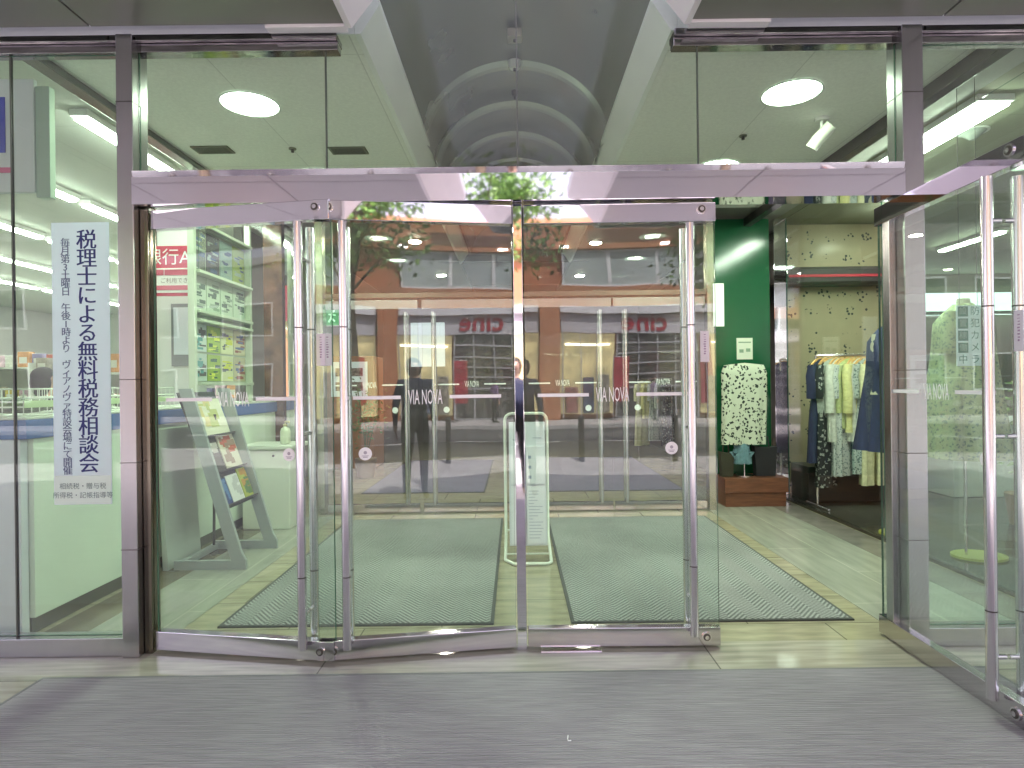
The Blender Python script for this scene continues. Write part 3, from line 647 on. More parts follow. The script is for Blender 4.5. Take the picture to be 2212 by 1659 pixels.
obj('worktop', MB().box(-3.31, -2.79, 3.495, 7.16, 1.254, 1.268, 0.003), M('worktop_pale', (0.6, 0.66, 0.55), 0.3), ctr)
# panels standing by the counter front
t = thing('folded_board', 'grey folded board leaning against the counter front behind the magazine rack', 'board', (-2.74, 5.1, 0))
obj('panel', MB().add([(-2.765, 4.78, 0.0), (-2.72, 4.78, 0.0), (-2.79, 4.78, 1.10), (-2.798, 4.78, 1.10), (-2.765, 5.28, 0.0), (-2.72, 5.28, 0.0), (-2.79, 5.28, 1.10), (-2.798, 5.28, 1.10)],
    [(0, 1, 2, 3), (4, 7, 6, 5), (0, 4, 5, 1), (3, 2, 6, 7), (1, 5, 6, 2), (0, 3, 7, 4)]), M('board_grey', (0.46, 0.52, 0.46), 0.4), t)
# wire baskets on the counter
wire = M('white_wire', (0.72, 0.76, 0.68), 0.35)
def basket(y, label):
    t = thing('wire_basket', label, 'basket', (-3.05, y, 1.27), 'baskets on the counter')
    b = MB(); x0, x1, y0, y1, z0, z1 = -3.27, -2.84, y - 0.24, y + 0.24, 1.275, 1.43
    for z in (z0, z0 + 0.05, z0 + 0.1, z1): b.tube([(x0, y0, z), (x1, y0, z), (x1, y1, z), (x0, y1, z), (x0, y0, z)], 0.005, 6)
    for k in range(9):
        yy = y0 + (y1 - y0) * k / 8
        b.tube([(x1, yy, z0), (x1, yy, z1)], 0.003, 5); b.tube([(x0, yy, z0), (x0, yy, z1)], 0.003, 5)
    for k in range(8):
        xx = x0 + (x1 - x0) * k / 7
        b.tube([(xx, y0, z0), (xx, y0, z1)], 0.003, 5)
    obj('wire_frame', b, wire, t)
    obj('price_strip', MB().box(-2.839, -2.834, y0, y1, z0 + 0.045, z0 + 0.085), M('strip_green', (0.5, 0.66, 0.36), 0.5), t)
    c = MB(); rnd = random.Random(int(y * 100))
    obj('contents', c.ell((-3.05, y, 1.33), 0.17, 0.2, 0.05, 14, 6), M('basket_goods', (0.16, 0.2, 0.12), 0.7, nz=(30, 0.7)), t)
basket(3.78, 'white wire basket at the street end of the counter, behind the banner'); basket(4.32, 'white wire basket on the counter behind the steel post')
basket(4.86, 'white wire basket on the counter beyond the steel post')

# display board on the counter
db = thing('pamphlet_display', 'tall glass fronted notice frame standing on the blue topped counter', 'display board', (-2.85, 5.95, 1.268))
dbm = M('frame_pale', (0.52, 0.58, 0.46), 0.35)
for yy in (5.45, 6.60): obj('upright', MB().box(-2.89, -2.83, yy - 0.022, yy + 0.022, 1.268, 3.26, 0.004), dbm, db)
obj('back_panel', MB().box(-2.90, -2.893, 5.45, 6.6, 1.45, 2.92), M('board_back', (0.40, 0.46, 0.36), 0.5), db)
for z in (1.45, 2.02, 2.10, 2.46, 2.90): obj('rail', MB().box(-2.892, -2.80, 5.473, 6.578, z, z + 0.028, 0.003), dbm, db)
obj('glass_front', pane(MB(), -2.815, -2.809, 5.473, 6.578, 2.49, 2.89), [side_m, edge_m], db)
cols = [((0.10, 0.11, 0.10), 'dark photo sheet'), ((0.09, 0.08, 0.10), 'black brown photo sheet'), ((0.30, 0.38, 0.38), 'grey blue sheet'), ((0.36, 0.42, 0.12), 'lime yellow sheet')]
def leaflet(y0, y1, z0, z1, col, label, accents, seed):
    rnd = random.Random(seed)
    t = thing('leaflet', label, 'leaflet', (-2.885, (y0 + y1) / 2, z0), 'sheets in the notice frame')
    obj('sheet', MB().box(-2.891, -2.886, y0, y1, z0, z1), M('paper_%d' % seed, col, 0.6), t)
    for ai, ac in enumerate(accents):
        b = MB()
        for k in range(7):
            ya = y0 + 0.015 + rnd.random() * (y1 - y0) * 0.6; za = z0 + 0.015 + rnd.random() * (z1 - z0 - 0.07)
            b.box(-2.8855 + ai * 0.0006 , -2.8850 + ai * 0.0006 + k * 0.00005, ya, min(y1 - 0.01, ya + 0.03 + rnd.random() * 0.14), za, za + 0.008 + rnd.random() * 0.03)
        obj('print', b, M('ink_%d_%d' % (seed, ai), ac, 0.6), t)
Y_ = [5.48, 5.75, 6.02, 6.29, 6.57]
for i in range(4): leaflet(Y_[i] + 0.01, Y_[i + 1] - 0.01, 2.50, 2.88, cols[i][0], cols[i][1] + ' in the top row of the notice frame', [(0.35, 0.4, 0.36), (0.05, 0.08, 0.2)], 11 + i)
mid = ['pale sheet with grey marks nearest the doors in the middle row', 'pale sheet with a thin pattern second in the middle row', 'pale sheet with two dark figures in the middle row', 'pale green sheet at the far end of the middle row']
for i in range(4): leaflet(Y_[i] + 0.01, Y_[i + 1] - 0.01, 2.14, 2.45, (0.46, 0.54 + 0.01 * i, 0.44), mid[i], [(0.25, 0.32, 0.25), (0.08, 0.12, 0.1)], 21 + i)
low = [('white and teal leaflet at the near end of the bottom row', (0.5, 0.6, 0.55), [(0.1, 0.3, 0.3), (0.1, 0.1, 0.1)]), ('bright yellow green leaflet in the bottom row', (0.34, 0.48, 0.08), [(0.05, 0.12, 0.08), (0.7, 0.75, 0.1)]),
       ('cream leaflet with yellow blocks in the bottom row', (0.60, 0.64, 0.36), [(0.55, 0.6, 0.04), (0.08, 0.1, 0.12)]), ('brown edged cream leaflet at the far end of the bottom row', (0.50, 0.48, 0.30), [(0.25, 0.08, 0.05), (0.08, 0.12, 0.25)])]
for i in range(4):
    leaflet(Y_[i] + 0.01, Y_[i + 1] - 0.01, 1.76, 2.01, low[i][1], low[i][0] + ', upper', low[i][2], 31 + i)
    leaflet(Y_[i] + 0.01, Y_[i + 1] - 0.01, 1.49, 1.74, tuple(c * 0.85 for c in low[i][1]), low[i][0] + ', lower', low[i][2][::-1], 41 + i)
# red bank sign
t = thing('bank_sign', 'red and white hanging bank sign behind the notice frame', 'sign', (-3.26, 6.0, 2.33))
obj('panel', MB().box(-3.62, -2.95, 6.0, 6.03, 2.33, 2.82, 0.004), M('sign_red', (0.52, 0.03, 0.07), 0.4), t)
obj('white_panel', MB().box(-3.56, -2.97, 5.992, 5.999, 2.36, 2.60), M('sign_white', (0.8, 0.78, 0.76), 0.5), t)
b = MB(); put_text(b, '銀行ATM', 0.17, lambda a, c: (-3.265 + a, 5.9965, 2.70 + c)); obj('lettering', b, M('sign_white', (0.8, 0.78, 0.76), 0.5), t)
b = MB().box(-3.54, -3.42, 5.985, 5.9915, 2.53, 2.585).box(-3.41, -3.0, 5.985, 5.9915, 2.53, 2.585).box(-3.54, -3.0, 5.985, 5.9915, 2.385, 2.43)
obj('red_block', b, M('sign_rose', (0.55, 0.10, 0.16), 0.5), t)
b = MB(); put_text(b, 'ご利用できます', 0.055, lambda a, c: (-3.26 + a, 5.985, 2.475 + c)); obj('lettering', b, M('sign_ink', (0.2, 0.12, 0.12), 0.5), t)
obj('hanger', MB().tube([(-3.5, 6.015, 2.82), (-3.5, 6.015, 3.39)], 0.006, 8).tube([(-3.02, 6.015, 2.82), (-3.02, 6.015, 3.39)], 0.006, 8), darksteel, t)
# white pillar with framed notice
solo('white_pillar', MB().box(-3.80, -3.42, 6.5, 6.8, 0.013, 3.39, 0.004), M('pillar_white', (0.66, 0.68, 0.66), 0.5, nz=(2, 0.04)), 'white square pillar below the red bank sign', 'pillar')
t = thing('framed_notice', 'dark framed pale notice on the white pillar below the bank sign', 'notice', (-3.45, 6.48, 1.69))
obj('frame', MB().box(-3.63, -3.40, 6.482, 6.498, 1.66, 2.32, 0.003), M('frame_grey', (0.16, 0.18, 0.18), 0.4), t)
obj('sheet', MB().box(-3.60, -3.43, 6.476, 6.481, 1.78, 2.28), M('notice_paper', (0.55, 0.6, 0.66), 0.5), t)
# brown column and mirror steel at the end of the counter
solo('brown_column', MB().box(-2.94, -2.72, 7.19, 7.40, 0.0, 3.39, 0.004), M('brown_marble', (0.13, 0.065, 0.04), 0.2, nz=(5, 0.5), bump=(8, 0.1)), 'dark reddish brown column at the far end of the counter', 'column')
solo('steel_column', MB().box(-2.70, -2.60, 7.22, 7.36, 0.0, 3.36, 0.004), mirror, 'slim mirror steel column next to the brown column', 'column')
# cabinet with bottle
t = thing('white_cabinet', 'low white cabinet with slab top on the floor beyond the magazine rack', 'cabinet', (-2.5, 6.3, 0))
obj('body', MB().box(-2.74, -2.26, 6.12, 6.55, 0.004, 0.80, 0.012), M('cabinet_white', (0.66, 0.70, 0.60), 0.35), t)
obj('top', MB().box(-2.77, -2.23, 6.09, 6.58, 0.802, 0.845, 0.008), M('cabinet_top', (0.72, 0.74, 0.66), 0.3), t)
obj('lock', MB().tube([(-2.42, 6.122, 0.74), (-2.42, 6.108, 0.74)], 0.012, 10), darksteel, t)
t = thing('pump_bottle', 'pale pump bottle standing on the white cabinet', 'bottle', (-2.36, 6.28, 0.846))
prof = [(0.045, 0), (0.05, 0.01), (0.05, 0.12), (0.04, 0.155), (0.018, 0.17), (0.018, 0.19)]
b = MB().loft([[(-2.36 + r * math.cos(2 * math.pi * k / 16), 6.28 + r * math.sin(2 * math.pi * k / 16), 0.846 + z) for k in range(16)] for r, z in prof]); obj('body', b, M('bottle_pale', (0.62, 0.66, 0.5), 0.3), t)
obj('pump', MB().tube([(-2.36, 6.28, 1.036), (-2.36, 6.28, 1.07)], 0.008, 8).tube([(-2.36, 6.28, 1.07), (-2.31, 6.26, 1.068)], 0.009, 8).tube([(-2.36, 6.28, 1.025), (-2.36, 6.28, 1.045)], 0.02, 12), M('pump_yellow', (0.5, 0.45, 0.2), 0.4), t)

# magazine rack
rk = thing('magazine_rack', 'grey easel shaped magazine rack leaning back beside the counter', 'magazine rack', (-2.3, 5.1, 0))
rg = M('rack_grey', (0.34, 0.38, 0.37), 0.35)
FX, TX, TZ = -2.15, -2.63, 1.42
for yy in (4.80, 5.42):
    b = MB(); w = 0.032
    b.prism([(FX + 0.03, 0.004), (FX + 0.03, 0.075), (FX - 0.005, 0.14), (TX + 0.10, TZ), (TX, TZ), (FX - 0.085, 0.075), (-2.68, 0.075), (-2.68, 0.004)], yy - w / 2, yy + w / 2)
    obj('side_frame', b, rg, rk)
obj('crossbar', MB().box(-2.67, -2.63, 4.817, 5.403, 0.01, 0.06), rg, rk)
obj('strut', MB().tube([(TX + 0.08, 5.2, 1.2), (-2.62, 5.30, 0.07)], 0.012, 8), darksteel, rk)
dirv = Vector((TX - FX, 0, TZ - 0.075)).normalized(); nrm = Vector((dirv.z, 0, -dirv.x))
def onrack(s, y, off): return Vector((FX - 0.025, y, 0.075)) + dirv * s + nrm * off
def slab(s0, s1, y0, y1, o0, o1, mb=None):
    mb = mb or MB(); vs = [onrack(s, y, o) for o in (o0, o1) for y in (y0, y1) for s in (s0, s1)]
    return mb.add(vs, [(0, 2, 3, 1), (4, 5, 7, 6), (0, 1, 5, 4), (2, 6, 7, 3), (0, 4, 6, 2), (1, 3, 7, 5)])
obj('back_panel', slab(0.40, 1.40, 4.817, 5.403, -0.02, -0.008), M('rack_back', (0.05, 0.055, 0.055), 0.5), rk)
for s in (0.42, 0.70, 1.0): obj('shelf', slab(s, s + 0.012, 4.817, 5.403, -0.006, 0.045), M('rack_shelf', (0.06, 0.06, 0.06), 0.4), rk)
def magazine(s0, s1, y0, y1, col, label, acc, seed):
    rnd = random.Random(seed); t = thing('magazine', label, 'magazine', onrack(s0, y0, 0.01), 'magazines in the rack')
    obj('cover', slab(s0, s1, y0, y1, 0.006, 0.014), M('mag_%d' % seed, col, 0.35), t)
    for i, a in enumerate(acc):
        b = MB()
        for k in range(6):
            sa = s0 + 0.02 + rnd.random() * (s1 - s0) * 0.75; ya = y0 + 0.02 + rnd.random() * (y1 - y0) * 0.6
            slab(sa, min(s1 - 0.01, sa + 0.02 + rnd.random() * 0.07), ya, min(y1 - 0.01, ya + 0.03 + rnd.random() * 0.12), 0.0145 + i * 0.0007, 0.0150 + i * 0.0007 + k * 0.00005, b)
        obj('print', b, M('magink_%d_%d' % (seed, i), a, 0.4), t)
magazine(1.015, 1.33, 4.83, 5.38, (0.72, 0.70, 0.56), 'wide cream sheet with pale food pictures on the top tier of the rack', [(0.66, 0.55, 0.25), (0.5, 0.52, 0.2)], 51)
magazine(0.715, 0.96, 4.83, 5.08, (0.07, 0.07, 0.06), 'black magazine with white flowers on the middle tier', [(0.6, 0.6, 0.58), (0.45, 0.42, 0.4)], 52)
magazine(0.715, 1.00, 5.10, 5.39, (0.62, 0.57, 0.46), 'cream magazine with red lettering on the middle tier', [(0.5, 0.12, 0.08), (0.3, 0.2, 0.15)], 53)
magazine(0.435, 0.65, 4.83, 5.00, (0.03, 0.06, 0.20), 'dark blue magazine on the bottom tier', [(0.1, 0.2, 0.4)], 54)
magazine(0.435, 0.66, 5.01, 5.22, (0.70, 0.70, 0.68), 'plain white magazine on the bottom tier', [(0.5, 0.5, 0.5)], 55)
magazine(0.435, 0.69, 5.23, 5.39, (0.40, 0.44, 0.06), 'yellow green magazine on the bottom tier', [(0.5, 0.25, 0.03), (0.1, 0.2, 0.05)], 56)

# grocery shelves of the shop
shm = M('shelf_metal', (0.62, 0.62, 0.58), 0.4)
pk = [(0.5, 0.12, 0.08), (0.55, 0.42, 0.10), (0.12, 0.28, 0.12), (0.45, 0.30, 0.36), (0.62, 0.6, 0.55), (0.22, 0.18, 0.32), (0.55, 0.25, 0.10), (0.34, 0.30, 0.24)]
pcn = ['red', 'ochre', 'green', 'rose', 'white', 'violet', 'orange', 'tan']
pmesh = []
for i, c in enumerate(pk):
    pmesh.append(MB().box(-0.075, 0.075, -0.06, 0.06, 0, 0.20, 0.006).box(-0.05, 0.05, -0.0625, -0.061, 0.05, 0.13, 0, 1).mesh('grocery_packet', [M('packet_%d' % i, c, 0.45, nz=(12, 0.3)), M('packet_label', (0.6, 0.58, 0.5), 0.5)]))
def gondola(x0, x1, y, h, label, where, nsh=4):
    t = thing('shelf_unit', label, 'shelf', ((x0 + x1) / 2, y, 0.012), 'grocery shelves')
    obj('back_panel', MB().box(x0, x1, y + 0.16, y + 0.18, 0.014, h), shm, t)
    zs = [0.15 + k * (h - 0.3) / (nsh - 1) for k in range(nsh)]
    for z in zs: obj('shelf', MB().box(x0 + 0.02, x1 - 0.02, y - 0.16, y + 0.159, z, z + 0.025), shm, t)
    for xs in (x0, x1 - 0.02): obj('side_frame', MB().box(xs, xs + 0.02, y - 0.16, y + 0.159, 0.014, h), shm, t)
    rnd = random.Random(int(abs(x0) * 10 + y * 7))
    for z in zs[1:]:
        x = x0 + 0.13
        while x < x1 - 0.12:
            k = rnd.randrange(8); o = bpy.data.objects.new('grocery_packet', pmesh[k]); COL.objects.link(o)
            o.location = (x, y - 0.06, z + 0.0255); s = 0.85 + rnd.random() * 0.4; o.scale = (s, 1, s)
            tag(o, 'small %s grocery packet on the %s' % (pcn[k], where), 'packet', 'grocery packets on the %s' % where); x += 0.21
gondola(-5.75, -4.1, 7.4, 1.75, 'grocery shelf unit closest to the banner, behind the counter', 'shelf unit behind the counter')
gondola(-8.2, -6.1, 9.4, 1.9, 'grocery shelf unit in the middle of the left shop', 'shelf unit in the middle of the shop')
gondola(-6.0, -4.2, 11.0, 1.9, 'grocery shelf unit deep in the shop behind the first one', 'shelf unit deep in the shop')

# ================================================================== CENTRE STAND
st = thing('umbrella_bag_stand', 'white tube framed umbrella bag stand with pale printed panel behind the middle post', 'stand', (0.08, 5.1, 0))
tubew = M('stand_white', (0.74, 0.78, 0.70), 0.3)
xa, xb = -0.095, 0.27; Yb = 5.32; b = MB(); rr = 0.06
pts = [(xa, 4.80 + 0.12, 0.016), (xa, Yb, 0.10), (xa, Yb, 1.17 - rr)]
for k in range(1, 5): pts.append((xa + rr - rr * math.cos(R(22.5 * k)), Yb, 1.17 - rr + rr * math.sin(R(22.5 * k))))
for k in range(0, 5): pts.append((xb - rr + rr * math.sin(R(22.5 * k)), Yb, 1.17 - rr + rr * math.cos(R(22.5 * k))))
pts += [(xb, Yb, 0.10), (xb, 4.80 + 0.05, 0.016), (xb - 0.03, 4.80, 0.016), (xa + 0.07, 4.80, 0.016), (xa, 4.80 + 0.12, 0.016)]
obj('tube_frame', b.tube(pts, 0.0125, 12, caps=False), tubew, st)
obj('crossbar', MB().tube([(xa, Yb, 0.16), (xb, Yb, 0.16)], 0.009, 8).tube([(xa, 5.0, 0.04), (xb, 5.0, 0.04)], 0.008, 8), tubew, st)
pm = M('stand_panel', (0.66, 0.70, 0.74), 0.35, nz=(2, 0.04))
def lean(x, s, off=0): # s 0 bottom .. 1 top
    return (x, 4.98 + (5.27 - 4.98) * s - off, 0.12 + (1.12 - 0.12) * s)
def leanbox(x0, x1, s0, s1, o0, o1, mb=None):
    mb = mb or MB(); vs = [lean(x, s, o) for o in (o0, o1) for s in (s0, s1) for x in (x0, x1)]
    return mb.add(vs, [(0, 2, 3, 1), (4, 5, 7, 6), (0, 1, 5, 4), (2, 6, 7, 3), (0, 4, 6, 2), (1, 3, 7, 5)])
obj('panel', leanbox(-0.06, 0.245, 0.0, 0.98, 0, 0.03), pm, st)
for s0, s1 in ((0.02, 0.46), (0.48, 0.78)): 
    f = obj('bag_pack', leanbox(0.085, 0.235, s0, s1, 0.031, 0.05), M('bag_white', (0.74, 0.77, 0.80), 0.3), st)
    f2 = obj('bag_pack', leanbox(-0.045, 0.07, s0, s1, 0.031, 0.05), M('bag_white', (0.74, 0.77, 0.80), 0.3), st)
b = MB(); rnd = random.Random(5)
for k in range(16): leanbox(0.10, 0.13 + rnd.random() * 0.09, 0.06 + k * 0.024, 0.064 + k * 0.024, 0.0505, 0.051, b)
for s in (0.52, 0.60, 0.68): leanbox(0.10, 0.125, s, s + 0.025, 0.0505, 0.0512, b)
obj('print', b, M('stand_ink', (0.30, 0.36, 0.46), 0.5), st)
obj('print', leanbox(0.14, 0.215, 0.845, 0.85, 0.0302, 0.031, leanbox(-0.03, 0.04, 0.83, 0.835, 0.0302, 0.031)), M('stand_ink', (0.30, 0.36, 0.46), 0.5), st)

# ================================================================== RIGHT SIDE: GREEN WALL AND BOUTIQUE
gw = solo('green_wall', MB().box(2.36, 3.04, 7.30, 7.40, 0.0, 3.36, 0.003), M('green_lacquer', (0.012, 0.11, 0.045), 0.14, nz=(1.2, 0.15)), 'deep glossy green end wall beside the inner doors', 'wall')
a, c = at(1592, 730, 7.28), at(1627, 776, 7.28)
t = thing('wall_notice', 'small white notice with printed lines on the dark green wall', 'notice', ((a.x + c.x) / 2, 7.29, c.z))
obj('sheet', MB().box(a.x, c.x, 7.292, 7.2985, c.z, a.z), M('notice_white', (0.74, 0.78, 0.66), 0.5), t)
obj('print', MB().box(a.x + 0.02, c.x - 0.02, 7.289, 7.2915, a.z - 0.06, a.z - 0.045).box(a.x + 0.03, a.x + 0.08, 7.289, 7.2915, c.z + 0.08, c.z + 0.12).box(a.x + 0.11, a.x + 0.16, 7.289, 7.2915, c.z + 0.09, c.z + 0.13), M('notice_ink', (0.25, 0.36, 0.25), 0.5), t)
solo('paper_strip', MB().box(2.20, 2.32, 6.786, 6.79, at(1550, 705, 6.78).z, at(1550, 612, 6.78).z), film, 'tall white paper strip stuck beside the inner door next to the green wall', 'notice')

# wall of the boutique with floral paper
b = MB().box(3.32, 4.72, 7.72, 7.80, 0.012, 3.39)
solo('papered_wall', b, spotted('flower_paper', (0.36, 0.315, 0.20), (0.03, 0.033, 0.033), 4.2, 0.36, 0.6, True), 'beige papered wall with dark flower sprigs behind the clothes rail', 'wall')
t = thing('wall_valance', 'long dark rounded valance with a red stripe on the papered wall', 'valance', (3.95, 7.5, 2.6))
n = 14; prof = [(7.715, 2.60), (7.52, 2.60), (7.46, 2.63), (7.46, 2.78), (7.52, 2.82), (7.715, 2.82)]
b = MB(); rings = []
for x, s in ((3.34, 1.0), (4.48, 1.0), (4.55, 0.92), (4.60, 0.7), (4.62, 0.35)):
    rings.append([(x, 7.715 - (7.715 - y) * s, 2.71 + (z - 2.71) * (0.6 + 0.4 * s)) for y, z in prof])
obj('body', b.loft(rings, smooth=False), M('valance_dark', (0.05, 0.042, 0.045), 0.35), t)
obj('red_stripe', MB().box(3.345, 4.47, 7.452, 7.4595, 2.685, 2.715), M('stripe_red', (0.40, 0.03, 0.05), 0.4), t)
# partition glass of the boutique
bp_ = thing('boutique_window', 'clear glass partition with mirror steel post along the pale floor path', 'window', (3.25, 5.4, 0))
obj('glass_pane', pane(MB(), 3.244, 3.252, 3.46, 5.40, 0.03, 3.36), [side_m, edge_m], bp_)
obj('glass_pane', pane(MB(), 3.244, 3.252, 5.41, 7.30, 0.03, 3.36), [side_m, edge_m], bp_)
obj('base_rail', MB().box(3.225, 3.27, 3.46, 7.30, 0.0, 0.03), M('rail_dark', (0.12, 0.11, 0.09), 0.25, 0.7), bp_)
obj('post', MB().box(3.10, 3.26, 7.31, 7.44, 0, 3.36, 0.004), mirror, bp_)

# garments
def dress_mesh(name, w, d, L, mats, seed, hemw=1.0, sleeves=0.25, neck=0.16, wst=0.16):
    rnd = random.Random(seed); n = 40; rows = 16; b = MB(); rings = []
    ph = [rnd.random() * 6.28 for _ in range(4)]
    for i in range(rows + 1):
        s = i / rows; z = -L * s
        if s < 0.10: ww = neck * 0.5 + (w / 2 - neck * 0.5) * (s / 0.10) ** 0.7; dd = d * (0.35 + 0.65 * s / 0.10)
        else:
            q = (s - 0.10) / 0.9; waist = 1 - wst * math.exp(-((q - 0.30) / 0.14) ** 2); ww = w / 2 * waist * (1 + (hemw - 1) * q); dd = d * (1 + 0.35 * q)
        ring = []
        for k in range(n):
            a = 2 * math.pi * k / n; fold = 1 + (0.10 + 0.38 * s) * math.sin(9 * a + ph[0] + 0.8 * s) + (0.06 + 0.2 * s) * math.sin(14 * a + ph[1])
            x = ww * (abs(math.cos(a)) ** 0.75) * math.copysign(1, math.cos(a)); y = dd * math.sin(a) * fold
            ring.append((x + 0.012 * s * math.sin(3 * s + ph[2]), y, z - (0.03 * abs(x) / (w / 2) if s < 0.1 else 0)))
        rings.append(ring)
    b.loft(rings, 0, False)
    for s in (-1, 1):
        x = s * (w / 2 - 0.02); p0 = Vector((x - s * 0.02, 0, -0.08)); 
        b.tube([p0, p0 + Vector((s * 0.035, 0.005, -0.12)), p0 + Vector((s * 0.045, -0.01, -sleeves * 0.6)), p0 + Vector((s * 0.03, 0.0, -sleeves))], 0.045, 14, 0, False, 0.05) if sleeves > 0 else None
    return b.mesh(name, mats)
def solidm(n, c): return M(n, c, 0.85, nz=(25, 0.18))
def prn(n, c1, c2, sc, th): return spotted(n, c1, c2, sc, th, 0.85)
gm = [('sage green blouse', solidm('sage', (0.34, 0.38, 0.34)), 0.62), ('lime green cardigan', solidm('lime', (0.40, 0.46, 0.20)), 0.78), ('pale yellow tunic', solidm('yellow', (0.56, 0.54, 0.24)), 0.82),
      ('grey floral dress', prn('greyfl', (0.40, 0.46, 0.44), (0.10, 0.14, 0.14), 34, 0.40), 1.28), ('mint grey jacket', solidm('mintgrey', (0.54, 0.56, 0.50)), 0.92), ('white and grey print dress', prn('whgrey', (0.52, 0.56, 0.54), (0.20, 0.24, 0.24), 40, 0.38), 1.30),
      ('long cream dress', solidm('cream', (0.58, 0.56, 0.36)), 1.40), ('dark brown cardigan', solidm('darkbr', (0.045, 0.036, 0.03)), 0.86), ('black dress with white blossom print', prn('blkfl', (0.02, 0.022, 0.026), (0.34, 0.36, 0.33), 20, 0.34), 1.42), ('navy coat', solidm('navyc', (0.022, 0.03, 0.075)), 1.15)]
rz_ = 1.70; RX0, RX1, RY = 3.36, 4.36, 6.85
t = thing('clothes_rail', 'steel clothes rail carrying a row of garments before the papered wall', 'clothes rail', ((RX0 + RX1) / 2, RY, 0.012))
for xs in (RX0, RX1):
    obj('upright', MB().tube([(xs, RY, 0.05), (xs, RY, rz_)], 0.014, 10), chrome, t)
    obj('foot', MB().tube([(xs, RY - 0.25, 0.03), (xs, RY + 0.25, 0.03)], 0.014, 10), chrome, t)
obj('rail', MB().tube([(RX0, RY, rz_), (RX1, RY, rz_)], 0.014, 10), chrome, t)
wood = M('hanger_wood', (0.52, 0.30, 0.09), 0.4, nz=(20, 0.2))
def hanger_mesh():
    b = MB(); pts = [(-0.20, 0, -0.13), (-0.12, 0, -0.075), (-0.03, 0, -0.045), (0, 0, -0.04), (0.03, 0, -0.045), (0.12, 0, -0.075), (0.20, 0, -0.13)]
    b.tube(pts, 0.013, 8); return b.mesh('hanger', [wood])
def hook_mesh():
    b = MB(); b.tube([(0, 0, -0.04), (0, 0, 0.0)] + [(0.018 - 0.018 * math.cos(R(a)), 0, 0.0 + 0.018 * math.sin(R(a))) for a in range(30, 210, 30)], 0.003, 6); return b.mesh('hook', [chrome])
hgm, hkm = hanger_mesh(), hook_mesh()
order = [9, 8, 0, 4, 5, 1, 2, 4, 3, 6, 4, 7, 6, 9, 5, 8]
seen = {}
places = ['at the near end of the rail', 'second from the steel post', 'third from the steel post', 'beside the sage blouse', 'left of the lime cardigan', 'beside the yellow tunic', 'beside the lime cardigan', 'right of the yellow tunic', 'between the middle jackets', 'between two mint jackets', 'left of the brown cardigan', 'right of the last jacket', 'after the brown cardigan', 'near the far upright', 'next to last on the rail', 'at the far end of the rail']
for i, g in enumerate(order):
    nm, mt, L = gm[g]; x = RX0 + 0.05 + i * (RX1 - RX0 - 0.08) / (len(order) - 1); ang = R(34 + 9 * math.sin(i * 2.3))
    h = thing('clothes_hanger', 'hanger with %s %s' % (nm, places[i]), 'hanger', (x, RY, rz_ + 0.012), 'wooden hangers on the rail', ang)
    hb_ = bpy.data.objects.new('hanger_bar', hgm); COL.objects.link(hb_); hb_.parent = h
    hk = bpy.data.objects.new('hook', hkm); COL.objects.link(hk); hk.parent = h
    if g not in seen: seen[g] = dress_mesh('garment', 0.40, 0.042, L, [mt], 60 + g, 1.0 if L < 1 else 1.15, 0.52 if L < 1 else 0.36)
    o = bpy.data.objects.new('hanging_garment', seen[g]); COL.objects.link(o); o.location = (x, RY, rz_ - 0.03); o.rotation_euler = (0, 0, ang)
    tag(o, '%s %s' % (nm, places[i]), 'garment', 'garments on the rail')

def mannequin(x, y, mesh_mat, label, lab2, ztop, L, w, yellow=True, rz=0.5):
    t = thing('mannequin', label, 'mannequin', (x, y, 0.012), 'dress stands in the boutique window')
    base = MB().tube([(x + 0.10, y, 0.013), (x + 0.10, y, 0.032)], 0.20, 28)
    for i in range(len(base.v)): vx, vy, vz = base.v[i]; base.v[i] = (vx, y + (vy - y) * 0.8, vz)
    obj('base', base, M('base_yellow', (0.42, 0.44, 0.06), 0.35), t)
    obj('pole', MB().tube([(x, y, 0.03), (x, y, ztop)], 0.011, 10), chrome, t)
    bust = MB(); rings = []
    for z, rx, ry in ((0, 0.15, 0.10), (-0.12, 0.165, 0.11), (-0.30, 0.12, 0.09), (-0.42, 0.13, 0.10), (-0.55, 0.17, 0.12)):
        rings.append([(x + rx * math.cos(2 * math.pi * k / 20), y + ry * math.sin(2 * math.pi * k / 20), ztop - 0.08 + z) for k in range(20)])
    bust.loft(rings).tube([(x, y, ztop - 0.09), (x, y, ztop + 0.03)], 0.055, 14, r1=0.045).ell((x, y, ztop + 0.03), 0.046, 0.046, 0.012)
    obj('torso', bust, M('bust_linen', (0.50, 0.48, 0.36), 0.7), t)
    o = bpy.data.objects.new('dress', dress_mesh('dress', w, 0.155, L, [mesh_mat], int(x * 100), 1.15, 0.32, 0.2)); COL.objects.link(o)
    o.location = (x, y, ztop); o.rotation_euler = (0, 0, rz); tag(o, lab2, 'dress')
mannequin(3.55, 4.85, prn('leafy', (0.42, 0.46, 0.28), (0.15, 0.20, 0.15), 34, 0.34), 'dress stand with yellow oval base nearest the street', 'long pale green leaf print dress on the stand nearest the street', 2.02, 1.22, 0.46)
mannequin(3.42, 5.60, solidm('navyd', (0.026, 0.036, 0.095)), 'dress stand with yellow oval base behind the open door post', 'long navy blue dress on the stand behind the open door post', 1.92, 1.15, 0.31)
